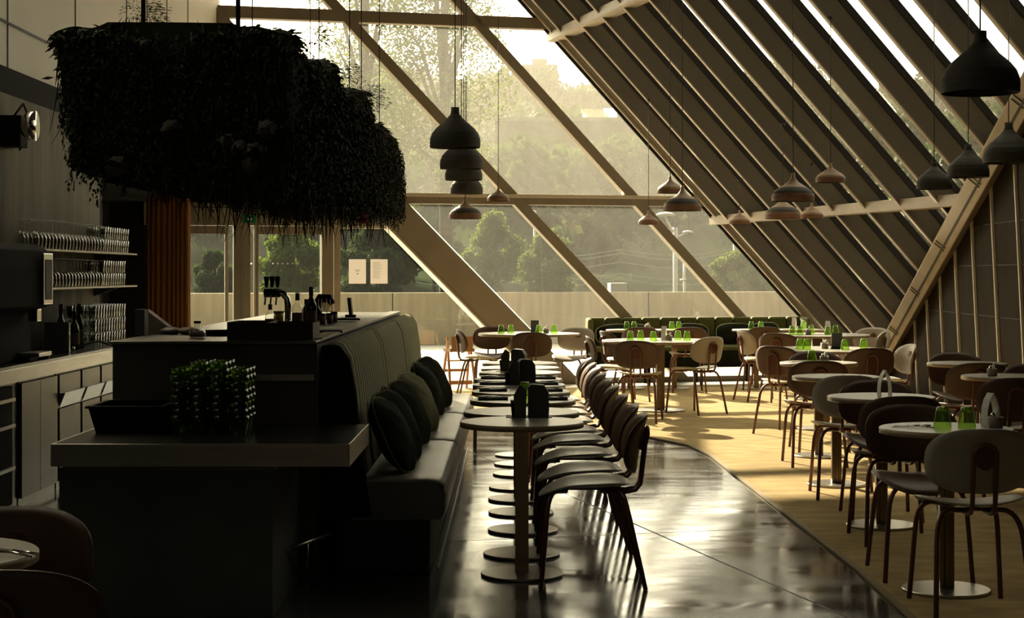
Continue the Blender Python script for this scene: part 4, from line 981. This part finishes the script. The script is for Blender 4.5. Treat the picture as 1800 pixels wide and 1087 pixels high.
# coffee machine
cm = thing('coffee_machine', 'big black coffee machine with rounded shoulders on the back counter', 'coffee machine', (-3.3, 10.6, .906))
prof = [(-3.57, .906), (-3.57, 1.56), (-3.50, 1.64), (-3.40, 1.67), (-3.12, 1.66), (-3.05, 1.62), (-3.03, 1.50), (-3.03, 1.26), (-3.16, 1.22), (-3.16, .906)]
MB().prism([(x, 9.6, z) for x, z in prof], (0, 1.62, 0)).build('housing', M['black'], cm, world=True, bevel=.01)
MB().box(-3.025, -3.012, 10.98, 11.2, 1.27, 1.60).build('display_frame', M['chrome'], cm, world=True, bevel=.003)
MB().box(-3.0115, -3.009, 11.01, 11.17, 1.30, 1.56).build('display', M['slate'], cm, world=True)
MB().box(-3.16, -3.02, 10.9, 11.2, .935, .96).build('drip_tray', M['steel'], cm, world=True, bevel=.004)
MB().lathe([(1e-5, 0), (.09, 0), (.10, .03), (.07, .06), (1e-5, .065)], 24, (-3.3, 10.1, 1.67)).build('hopper_lid', M['chrome'], cm, world=True)
MB().box(-3.12, -3.06, 11.0, 11.1, 1.16, 1.24).build('spout', M['chrome'], cm, world=True, bevel=.004)
lathe_thing('cup', 'small brown bowl standing at the coffee machine spout', 'cup', (-3.10, 11.3, .906), [('wall', [(1e-5, 0), (.035, 0), (.05, .05), (.047, .05), (.03, .006), (1e-5, .006)], M['bronze']), ('foot', [(.03, -.0), (.032, .004), (.028, .004)], M['bronze'])])
t = thing('spiral_notebook', 'upright dark spiral-bound book on the back counter', 'notebook', (-3.18, 12.05, .906))
MB().box(-.12, .05, -.012, .012, 0, .22).build('cover', M['slate'], t)
mb = MB()
for k in range(17): mb.box(.048, .058, -.014, .014, .008+k*.0125, .014+k*.0125)
mb.build('spiral', M['chrome'], t)
for i, (px, Y, h_) in enumerate(((107, 12.5, .34), (131, 12.75, .28), (139, 12.95, .335))):
    bottle(px, Y, .036, h_, ['dark bottle left of the spiral book on the back counter', 'shorter dark bottle behind the spiral book', 'tall dark bottle right of the spiral book'][i], M['bottle_dark'], cap=M['black'], group='dark bottles on the back counter', z=.906)
t = thing('black_hose', 'curved dark hose lying on the back counter before the glass stacks', 'hose', (-3.10, 12.75, .906)); MB().tube([(-.1, -.3, .01), (-.03, -.1, .05), (.0, .05, .055), (.03, .2, .03), (.05, .3, .01)], .008, 8).build('hose', M['black'], t)
MB().lathe([(1e-5, 0), (.012, .0), (.012, .03), (1e-5, .03)], 10, (-.1, -.3, .0)).build('nozzle', M['chrome'], t)

# shelves with glasses
for i, (z_, lab) in enumerate(((1.648, 'upper steel glass shelf on the concrete wall'), (1.365, 'lower steel glass shelf on the concrete wall'))):
    t = thing('wall_shelf', lab, 'shelf', (-3.45, 13.5, z_), 0, 'steel glass shelves')
    MB().box(-3.6, -3.36, 11.9, 15.3-.05*0, z_-.014, z_).build('board', M['steel'], t, world=True)
    for yb_ in (12.2, 14.7): MB().prism([(-3.6, yb_, z_-.014), (-3.38, yb_, z_-.014), (-3.6, yb_, z_-.09)], (0, .02, 0)).build('bracket', M['steel_dark'], t, world=True)
wg = thing('wine_glass', 'x', 'glass', (0, 0, 0), 0, 'upturned wine glasses')
MB().lathe([(.032, 0), (.040, .04), (.041, .07), (.034, .098), (.012, .118), (.0045, .125)], 14).build('bowl', M['glass_clear'], wg)
MB().lathe([(.0045, .124), (.0035, .20)], 8).build('stem', M['glass_clear'], wg)
MB().lathe([(.004, .2), (.02, .208), (.034, .212), (.034, .214), (1e-5, .214)], 16).build('foot', M['glass_clear'], wg); remember(wg)
hb = thing('shelf_tumbler', 'x', 'glass', (0, 0, 0), 0, 'stacked clear tumblers')
MB().lathe([(1e-5, 0), (.028, 0), (.030, .006), (.033, .06), (.036, .105), (.0345, .105), (.031, .06), (.026, .012), (1e-5, .01)], 14).build('glass_wall', M['glass_clear'], hb)
MB().lathe([(.0335, .062), (.0372, .066), (.0335, .07)], 14).build('stacking_ring', M['glass_clear'], hb); remember(hb)
f1 = f2 = True
def put(src, p, lab, grp):
    global f1, f2
    if src is wg and f1: f1 = False; wg.location = p; wg['label'] = lab; wg['group'] = grp; return
    if src is hb and f2: f2 = False; hb.location = p; hb['label'] = lab; hb['group'] = grp; return
    dup(src, p, random.random()*6, lab, grp)
for z_, nm, ya, yb2 in ((1.6485, 'upper', 12.2, 14.15), (1.3655, 'lower', 12.2, 14.1)):
    n_ = 21
    for k in range(n_):
        for xr in (-3.42, -3.52): put(wg, (xr, ya+(yb2-ya)*k/(n_-1), z_), f'upturned wine glass in the rows on the {nm} wall shelf', f'upturned wine glasses on the {nm} shelf')
    for k in range(11 if nm == 'upper' else 10):
        for xr in (-3.42, -3.52):
            for lv in range(2): put(hb, (xr, yb2+.09+k*.083, z_+lv*.107), f'clear tumbler stacked two high at the right end of the {nm} wall shelf', f'clear tumblers on the {nm} shelf')
for k in range(12):
    for xr in (-3.20, -3.29, -3.38):
        for lv in range(3): put(hb, (xr, 13.0+k*.088, .906+lv*.106), 'clear tumbler in the three-high stacks on the back counter', 'clear tumblers stacked on the back counter')
# wall lamp/speaker on the concrete wall
t = thing('wall_spotlight', 'round metal spotlight with a cable and box on the concrete wall', 'light', (-3.6, 12.1, 2.5))
MB().box(-3.6, -3.52, 12.1, 12.35, 2.38, 2.56).build('junction_box', M['white'], t, world=True, bevel=.005)
MB().box(-3.6, -3.44, 11.95, 12.12, 2.36, 2.58).build('bracket', M['black'], t, world=True)
mb = MB().lathe([(1e-5, 0), (.07, .01), (.10, .05), (.105, .10), (1e-5, .10)], 24)
mb.v = [Vector((-3.42+p.z, 11.9+p.x*1.0, 2.5+p.y)) for p in mb.v]; mb.build('lamp_head', M['chrome'], t, world=True)
MB().tube([(-3.5, 12.0, 2.58), (-3.48, 12.15, 2.68), (-3.5, 12.33, 2.62), (-3.5, 12.38, 2.5), (-3.55, 12.3, 2.36)], .008, 8).build('cable', M['black'], t, world=True)
# curtain
ct = thing('curtain', 'rust orange floor-length curtain gathered beside the entrance', 'curtain', (-4.0, 20.2, 0))
def cf(u, v_, o_=0):
    x = -4.33+.52*u; fold = .05*math.sin(u*2*PI*9+1.3*math.sin(u*9)); return Vector((x, 20.2+fold*(1-.25*v_)+o_, .02+2.66*v_))
MB().grid(lambda u, v_: cf(u, v_), 150, 8).build('drape', M['curtain'], ct, world=True)
MB().tube([(-4.45, 20.2, 2.70), (-3.72, 20.2, 2.70)], .015, 8).build('rail', M['black'], ct, world=True)

# ------------------------------------------------------------------ hanging garden over the bar
hp = thing('hanging_garden', 'huge dark hanging plant cloud with trailing vines above the bar', 'hanging plant', (-1.55, 11.5, 1.95))
Xa, Xb, Ya, Yb_, Za, Zb = -2.11, -1.0, 7.8, 15.2, 2.0, 2.64
rnd = random.Random(3)
def corefn(u, v_):
    y = Ya+(Yb_-Ya)*v_; a = 2*PI*u; n_ = 8
    c, s_ = superel(a, n_); cx, cz = (Xa+Xb)/2, (Za+Zb)/2
    q = noise.noise(Vector((c*2, s_*2, y*1.3)))*.11+noise.noise(Vector((c*5, s_*5, y*4)))*.035
    left = 1.0-(.20*min(1, max(0, -s_*1.6)) if c < 0 else 0)
    return Vector((cx+((Xb-Xa)/2-.03+q)*c*left, y, cz+((Zb-Za)/2-.02+q*.8)*s_+(.02*c)))
mb = MB().grid(corefn, 72, 90, closeu=True)
mb.add([corefn(i/72, 0) for i in range(72)], [tuple(range(72))]); mb.add([corefn(i/72, 1) for i in range(72)], [tuple(range(72))])
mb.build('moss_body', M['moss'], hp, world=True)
def rv(s_=1): return Vector((rnd.uniform(-1, 1), rnd.uniform(-1, 1), rnd.uniform(-1, 1)))*s_
lf = MB(); vs = []; fs_ = []
def leaf(vs, fs_, p, d, w, L):
    d = d.normalized(); s_ = d.cross(rv()).normalized()*w/2; k = len(vs); vs += [p, p+d*L*.5+s_, p+d*L, p+d*L*.5-s_]; fs_.append((k, k+1, k+2, k+3))
for _ in range(26000):
    u, v_ = rnd.random(), rnd.random()
    if rnd.random() < .22: v_ = 0.0
    p = corefn(u, v_)
    cx, cz = (Xa+Xb)/2, (Za+Zb)/2
    if v_ == 0: k_ = math.sqrt(rnd.random()); p = Vector((cx+(p.x-cx)*k_, p.y, cz+(p.z-cz)*k_)); outw = Vector((0, -1, 0))
    else: outw = Vector((p.x-cx, 0, (p.z-cz)*1.4)).normalized()
    leaf(vs, fs_, p, outw*.5+rv(.7)+Vector((0, 0, -.9)), rnd.uniform(.008, .02), rnd.uniform(.03, .075))
me = MB(); me.v = vs; me.f = fs_; me.sm = [False]*len(fs_); me.build('foliage', M['leaf'], hp, world=True)
vs, fs_ = [], []
def strand(p, L, w, sway=.05):
    nseg = 6; d = Vector((rnd.uniform(-1, 1), rnd.uniform(-1, 1), 0))*sway; s_ = Vector((rnd.uniform(-1, 1), rnd.uniform(-1, 1), 0)).normalized(); k = len(vs)
    for i in range(nseg+1):
        t = i/nseg; c = p+Vector((0, 0, -L*t))+d*t*t+d.cross(ZZ)*.4*math.sin(t*4); ww = w*(1-t)**.6+.0008
        vs.extend([c-s_*ww/2, c+s_*ww/2])
    for i in range(nseg): fs_.append((k+2*i, k+2*i+1, k+2*i+3, k+2*i+2))
def chain(p, L, w, sway=.05):
    d = Vector((rnd.uniform(-1, 1), rnd.uniform(-1, 1), 0))*sway; z = 0
    while z < L:
        c = p+Vector((0, 0, -z))+d*(z/L)**2; leaf(vs, fs_, c, rv(.8)+Vector((0, 0, -1)), rnd.uniform(.008, .016), rnd.uniform(.018, .034)); z += rnd.uniform(.010, .02)
for _ in range(3600):    # undersurface and flanks
    y = rnd.uniform(Ya-.05, Yb_); x = rnd.uniform(Xa+.12, Xb+.03); z = Za+.08
    strand(Vector((x, y, z)), rnd.uniform(.04, .17)*(.55+1.3*max(0, noise.noise(Vector((x*5, y*3, 1)))+.45))*(1 if rnd.random() < .95 else 1.9), rnd.uniform(.006, .015), .05, ) if rnd.random() < .45 else chain(Vector((x, y, z)), rnd.uniform(.05, .2), .01)
for _ in range(1500):
    y = rnd.uniform(Ya, Yb_); z = rnd.uniform(Za+.1, Zb-.1); p = Vector((Xb+.02+.03*rnd.random(), y, z)); chain(p, rnd.uniform(.1, .3), .01, .03)
for _ in range(900):
    z = rnd.uniform(Za+.2, Zb-.05); p = Vector((Xa+.02+.12*rnd.random(), rnd.uniform(Ya, Ya+2), z)); (strand(p, rnd.uniform(.08, .25), rnd.uniform(.006, .014), .06) if rnd.random() < .35 else chain(p, rnd.uniform(.08, .25), .01))
for _ in range(900):
    p = Vector((rnd.uniform(Xa+.1, Xb), Ya-.03, rnd.uniform(Za+.05, Zb-.05))); chain(p, rnd.uniform(.08, .3), .01, .03)
for _ in range(260):     # long thin fronds hanging clear
    y = rnd.uniform(Ya+.3, Yb_); x = rnd.uniform(Xa+.15, Xb); strand(Vector((x, y, Za+.05)), rnd.uniform(.2, .42), rnd.uniform(.008, .014), .06)
me = MB(); me.v = vs; me.f = fs_; me.sm = [False]*len(fs_); me.build('trailing_vines', M['vine'], hp, world=True)
vs, fs_ = [], []
for (px, py, Y, n_, rr) in ((255, 24, 8.3, 420, .10), (640, 172, 11.3, 700, .15), (598, 128, 10, 300, .10), (555, 66, 8.6, 250, .08)):
    c0 = PT(px, py, Y)
    for _ in range(n_):
        d = rv(); d.normalize(); d.z *= .6; leaf(vs, fs_, c0+d*rr*rnd.random()**.5*Vector((1.2, 1, .8)).x, d+Vector((.5, 0, -.3)), .005, rnd.uniform(.015, .035))
me = MB(); me.v = vs; me.f = fs_; me.sm = [False]*len(fs_); me.build('loose_sprigs', M['leaf'], hp, world=True)
for (px, py, s_, red) in ((300, 228, .07, 0), (468, 228, .07, 0), (420, 262, .06, 0), (448, 268, .07, 0), (440, 290, .06, 0), (400, 248, .05, 0), (452, 330, .06, 0), (205, 292, .075, 0), (345, 300, .05, 1), (290, 345, .06, 1), (510, 380, .05, 1), (640, 385, .06, 1), (582, 300, .05, 0), (640, 330, .05, 0), (610, 320, .06, 0), (380, 310, .05, 0), (250, 80, .05, 0)):
    Y = 7.72 if py < 300 else (9.0 if px < 460 else 12.0)
    c0 = PT(px, py, Y); mbf = MB()
    for k in range(14):
        d = rv(); d.normalize(); e1_ = d.orthogonal().normalized()*s_*.45; e2_ = d.cross(e1_).normalized()*s_*.45; q = c0+d*s_*.45
        mbf.add([q+e1_+d*.01, q+e2_, q-e1_+d*.01, q-e2_], [(0, 1, 2, 3)])
    mbf.build('flower', M['flower_red'] if red else M['flower'], hp, world=True)
for (x, y) in ((-1.75, 8.1), (-1.3, 8.1), (-1.75, 11.5), (-1.3, 11.5), (-1.75, 14.8), (-1.15, 14.8), (-1.2, 12.6), (-1.2, 13.6)):
    MB().tube([(x, y, Zb-.1), (x, y, ZT)], .004 if y > 9 else .012, 6).build('suspension_cable', M['cord'], hp, world=True)

# ------------------------------------------------------------------ outside
struct(MB().prism([W(-14, .35, -.12), W(12, .35, -.12), W(12, 14, -.12), W(-14, 14, -.12)], (0, 0, .1)).build('ground_terrace', M['paving']))
pv = 13.0
pz = lambda: None
struct(MB().prism([W(-25, pv, -.1), W(25, pv, -.1), W(25, pv+.3, -.1), W(-25, pv+.3, -.1)], (0, 0, 1.17)).build('parapet_wall', M['concrete_out']))
jm = MB()
for px in (690, 1140, 1560, 330): 
    d = Vector(((px-CX)/FP, 1, 0)); t = (F0+V*pv).dot(V)/d.dot(V); q = d*t; jm.bar(q-V*.003, q-V*.003+ZZ*1.07, .02, .01, U)
struct(jm.build('trim_5', M['fin_dark']))
# hillside
def hz(x, y):
    r = math.hypot(x, y-0); base = -2.5+max(0, min(1, (y-60)/150))**1.15*20.3
    q = 2.4*noise.noise(Vector((x*.025, y*.02, 0)))+ .9*noise.noise(Vector((x*.12, y*.12, 5)))
    return base+q*min(1, max(0, (y-55)/60))*1.0
mb = MB().grid(lambda u, v_: Vector((-170+340*u, 38+190*v_, hz(-170+340*u, 38+190*v_))), 90, 70)
struct(mb.build('ground_hill', M['grass']))

def leafball(vs, fs_, c, rx, rz, n, sz, R):
    for _ in range(n):
        d = Vector((R.gauss(0, 1), R.gauss(0, 1), R.gauss(0, 1))).normalized(); r_ = R.random()**.33
        p = c+Vector((d.x*rx, d.y*rx, d.z*rz))*r_
        a = Vector((R.uniform(-1, 1), R.uniform(-1, 1), R.uniform(-1, 1))).normalized()*sz*R.uniform(.6, 1.3); b = a.orthogonal().normalized()*sz*.5
        k = len(vs); vs.extend([p, p+a*.5+b, p+a, p+a*.5-b]); fs_.append((k, k+1, k+2, k+3))
def tree(px, py_top, py_bot, wpx, Y, label, leafm, dens=1.0, clumps=26, sz=.10, trunk=True, group='trees beyond the parapet', seed=0, ground=None):
    R = random.Random(seed+int(px)); top = PT(px, py_top, Y); bot = PT(px, py_bot, Y); H = top.z-bot.z; w = wpx/FP*Y
    gz = hz(top.x, Y) if ground is None else ground
    t = thing('tree', label, 'tree', (top.x, Y, gz), 0, group); vs, fs_ = [], []
    cl = []
    for k in range(clumps):
        zz = R.random(); wr_ = (math.sin(PI*min(1, .12+zz*.92))**.6); a = R.uniform(0, 2*PI); rr = w/2*wr_*R.random()**.5*.85
        c = Vector((top.x+rr*math.cos(a), Y+rr*math.sin(a)*.8, bot.z+H*(.08+.84*zz))); cl.append(c)
        leafball(vs, fs_, c, w*.17, H*.11, int(260*dens), sz, R)
    m_ = MB(); m_.v = vs; m_.f = fs_; m_.sm = [False]*len(fs_); m_.build('foliage', leafm, t, world=True)
    tk = MB().tube([(top.x, Y, gz-.2), (top.x+.1, Y, (gz+bot.z)/2), (top.x, Y, bot.z+H*.55), (top.x, Y, bot.z+H*.85)], [.16*H/5+.03, .13*H/5+.02, .07*H/5+.01, .02], 8)
    for c in cl[::2]: tk.tube([(top.x, Y, bot.z+(c.z-bot.z)*.4), c.lerp(Vector((top.x, Y, c.z)), .45)-Vector((0, 0, .1*H)), c], [.04*H/5+.01, .03*H/5, .01], 5)
    tk.build('trunk', M['bark'], t, world=True)
tree(780, -160, 345, 250, 46, 'tall airy tree seen hazily through the upper glass left of the lamp stack', M['tree'], 1.1, 50, .09, seed=1)
tree(640, -200, 300, 200, 50, 'tall thin-leaved tree partly behind the hanging garden', M['tree'], 1.0, 40, .10, seed=2)
tree(870, 370, 530, 110, 52, 'small bushy tree above the parapet right of the big diagonal beam', M['tree'], 1.0, 26, .12, seed=3)
tree(965, 405, 525, 105, 44, 'light green young tree above the parapet in the middle pane', M['tree'], 1.0, 26, .10, seed=4)
tree(1312, 425, 525, 112, 42, 'bright bushy tree above the parapet near the white column', M['tree'], 1.2, 26, .09, seed=5)
tree(510, 395, 540, 130, 44, 'sunlit leafy tree seen through the wide entrance door', M['tree'], 1.1, 34, .10, seed=6)
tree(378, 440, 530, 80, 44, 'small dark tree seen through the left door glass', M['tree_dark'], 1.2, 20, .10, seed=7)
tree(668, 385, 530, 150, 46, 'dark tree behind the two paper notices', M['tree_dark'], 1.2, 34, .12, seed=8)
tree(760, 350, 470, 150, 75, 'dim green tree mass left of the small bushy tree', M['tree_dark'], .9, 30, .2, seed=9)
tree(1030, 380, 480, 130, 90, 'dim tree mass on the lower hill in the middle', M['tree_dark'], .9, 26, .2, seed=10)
# tree line on the hill crest and slope (individual crowns)
R = random.Random(11)
crown = thing('hill_tree', 'x', 'tree', (0, 0, 0), 0, 'hazy trees on the hill')
vs, fs_ = [], []
for k in range(12):
    a = R.uniform(0, 6.28); rr = R.random()**.5*1.9; leafball(vs, fs_, Vector((rr*math.cos(a), rr*math.sin(a), 2.2+R.random()*3.2)), 1.5, 1.3, 90, .6, R)
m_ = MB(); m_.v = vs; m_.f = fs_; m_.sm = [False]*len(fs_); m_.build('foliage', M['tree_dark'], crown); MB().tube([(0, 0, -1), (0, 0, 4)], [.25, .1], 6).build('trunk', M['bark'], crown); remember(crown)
fc = True
for k in range(295):
    Y = R.uniform(85, 205) if k > 100 else R.uniform(195, 222); x = R.uniform(-.30, .37)*Y
    if Y < 120 and R.random() < .4: continue
    s_ = R.uniform(.7, 1.3)*(1.2 if Y > 190 else 1)
    p = (x, Y, hz(x, Y)-.6)
    if 112 < Y < 130 and .0 < x/Y < .1: continue
    lab = 'hazy dark tree crown in the woods on the hillside'
    if fc: fc = False; crown.location = p; crown['label'] = lab
    else: dup(crown, p, R.random()*6, lab, None, s_)
# buildings on the hill
p = PT(950, 142, 205); t = thing('apartment_block', 'faint pale apartment block on the crest of the hill', 'building', (p.x, 205, hz(p.x, 205)))
MB().box(p.x-2.2, p.x+2.0, 203, 209, hz(p.x, 205)-1, p.z+1.7).build('wall', M['building'], t, world=True); MB().box(p.x-3.4, p.x-2.2, 203.5, 208, hz(p.x, 205)-1, p.z+.8).box(p.x-1, p.x+.8, 204, 207, p.z+1.7, p.z+2.5).build('roof_block', M['building'], t, world=True)
for i in range(3):
    for j in range(4): MB().box(p.x-1.9+j*1.0, p.x-1.4+j*1.0, 202.9, 203.0, p.z-1.6+i*1.1, p.z-1.0+i*1.1).build('window', M['slate'], t, world=True)
a, b = PT(1022, 214, 120), PT(1083, 193, 120); t = thing('white_pavilion', 'white box pavilion with a glazed left half on the hill terrace', 'building', ((a.x+b.x)/2, 120, a.z-.1))
xm = a.x+(b.x-a.x)*.6
MB().add([(xm, 119, a.z-.1), (b.x, 119, a.z-.1), (b.x, 119, b.z), (xm, 119, b.z)], [(0, 1, 2, 3)]).add([(b.x, 119, a.z-.1), (b.x, 122, a.z-.1), (b.x, 122, b.z), (b.x, 119, b.z)], [(0, 1, 2, 3)]).build('white_block', M['frosted'], t, world=True)
MB().box(a.x, xm, 119, 122, b.z-.07, b.z).box(a.x, a.x+.08, 119, 119.1, a.z, b.z).box(a.x, xm, 119, 119.1, a.z-.1, a.z+.03).build('glazed_frame', M['lampwhite'], t, world=True)
MB().add([(a.x+.1, 119.4, a.z), (xm, 119.4, a.z), (xm, 119.4, b.z-.1), (a.x+.1, 119.4, b.z-.1)], [(0, 1, 2, 3)]).build('glass_front', M['frosted'], t, world=True)
a, b = PT(870, 222, 118), PT(1135, 205, 118); t = thing('terrace_wall', 'long pale retaining wall on the hill below the white pavilion', 'wall', ((a.x+b.x)/2, 118, a.z-8))
MB().box(a.x, b.x, 118, 123, a.z-8, a.z+.35).build('retaining_wall', mat('retaining_stone', (.2, .17, .11), .9, 0, .2, 1), t, world=True)
MB().box(a.x, b.x, 117.95, 118.1, a.z+.35, a.z+.62).build('coping', M['building'], t, world=True)
# street lamps
def street(px, Y, ytop, discs, label, r_=.07):
    b_ = PT(px, ytop, Y); gz = hz(b_.x, Y); t = thing('street_lamp', label, 'street lamp', (b_.x, Y, gz), 0, 'street lamps beyond the parapet')
    MB().tube([(b_.x, Y, gz), (b_.x, Y, b_.z)], r_, 10).build('post', M['lampwhite'], t, world=True)
    for (dx, dy_, rr) in discs:
        c = PT(px+dx, ytop+dy_, Y)
        MB().lathe([(1e-5, .18*rr/.6), (rr*.6, .13*rr/.6), (rr, 0), (rr*.9, -.03), (1e-5, -.02)], 24, c).build('disc_head', M['lampwhite'], t, world=True)
        MB().tube([(b_.x, Y, b_.z-.3), c+Vector((0, 0, -.03))], .03, 6).build('arm', M['lampwhite'], t, world=True)
street(1187, 50, 400, [(-17, -22, .30), (22, 8, .16)], 'pale street lamp with mushroom discs above the parapet')
street(1203, 56, 452, [(-2, 40, .12)], 'thin pale lamp post just right of the mushroom street lamp', .04)
street(776, 60, 360, [], 'slim pale pole at the left above the parapet', .05)
street(940, 62, 370, [(-12, 4, .12)], 'slim pale pole in the middle pane', .05)
t = thing('white_column', 'white vertical column left of the bright bushy tree', 'column', PT(1297, 515, 60)); q = PT(1297, 440, 60); gz = hz(q.x, 60)
MB().box(q.x-.16, q.x+.16, 59.8, 60.1, gz, PT(0, 395, 60).z).build('shaft', M['lampwhite'], t, world=True); MB().box(q.x-.2, q.x+.2, 59.7, 60.2, PT(0, 397, 60).z, PT(0, 393, 60).z).build('cap', M['lampwhite'], t, world=True)
for i, (px, py, w_, h_) in enumerate(((350, 520, 60, 55), (1088, 508, 60, 10), (808, 512, 60, 60))):
    a, b = PT(px-w_/2, py, 58), PT(px+w_/2, py-h_, 58)
    t = thing('steel_structure', ['pale steel frame beyond the left door glass', 'low white roof just above the parapet', 'grey cabin beyond the parapet left of the bushy tree'][i], 'structure', ((a.x+b.x)/2, 58, -2.3))
    if i == 1: MB().box(a.x+.3, b.x-.3, 58, 60, -2.3, b.z).build('roof', M['building'], t, world=True)
    else:
        mb = MB()
        for k in range(4): x_ = a.x+(b.x-a.x)*k/3; mb.bar((x_, 58, -2.3), (x_, 58, b.z), .05, .05, (1, 0, 0))
        for k in range(3): z_ = a.z+(b.z-a.z)*(k+1)/3; mb.bar((a.x, 58, z_), (b.x, 58, z_), .05, .05, (0, 1, 0))
        mb.build('frame', M['building'], t, world=True)
# overhead rail wires
for i, yy in enumerate((440, 447, 462, 482, 492)):
    a, b = PT(700, yy, 64+i), PT(1480, yy-2, 64+i); t = thing('overhead_wire', ['highest', 'second', 'third', 'fourth', 'lowest'][i]+' horizontal wire crossing behind the trees', 'wire', a, 0, 'overhead wires')
    MB().tube([a+(b-a)*k/12-ZZ*(.25*math.sin(PI*((k/12*4) % 1))) for k in range(13)], .012, 5).build('strand', M['building'], t, world=True)
# haze over the valley
hm = bpy.data.materials.new('haze'); hm.use_nodes = True; n_, l_ = hm.node_tree.nodes, hm.node_tree.links; n_.remove(n_['Principled BSDF'])
vsn = n_.new('ShaderNodeVolumeScatter'); vsn.inputs['Color'].default_value = (1, .95, .82, 1); vsn.inputs['Density'].default_value = .0008; vsn.inputs['Anisotropy'].default_value = .25
l_.new(vsn.outputs[0], n_['Material Output'].inputs['Volume'])
hzb = MB().box(-160, 160, 62, 232, -6, 46).build('valley_haze', hm); hzb['kind'] = 'stuff'; hzb['label'] = 'thin warm haze hanging over the valley and hill'; hzb['category'] = 'haze'
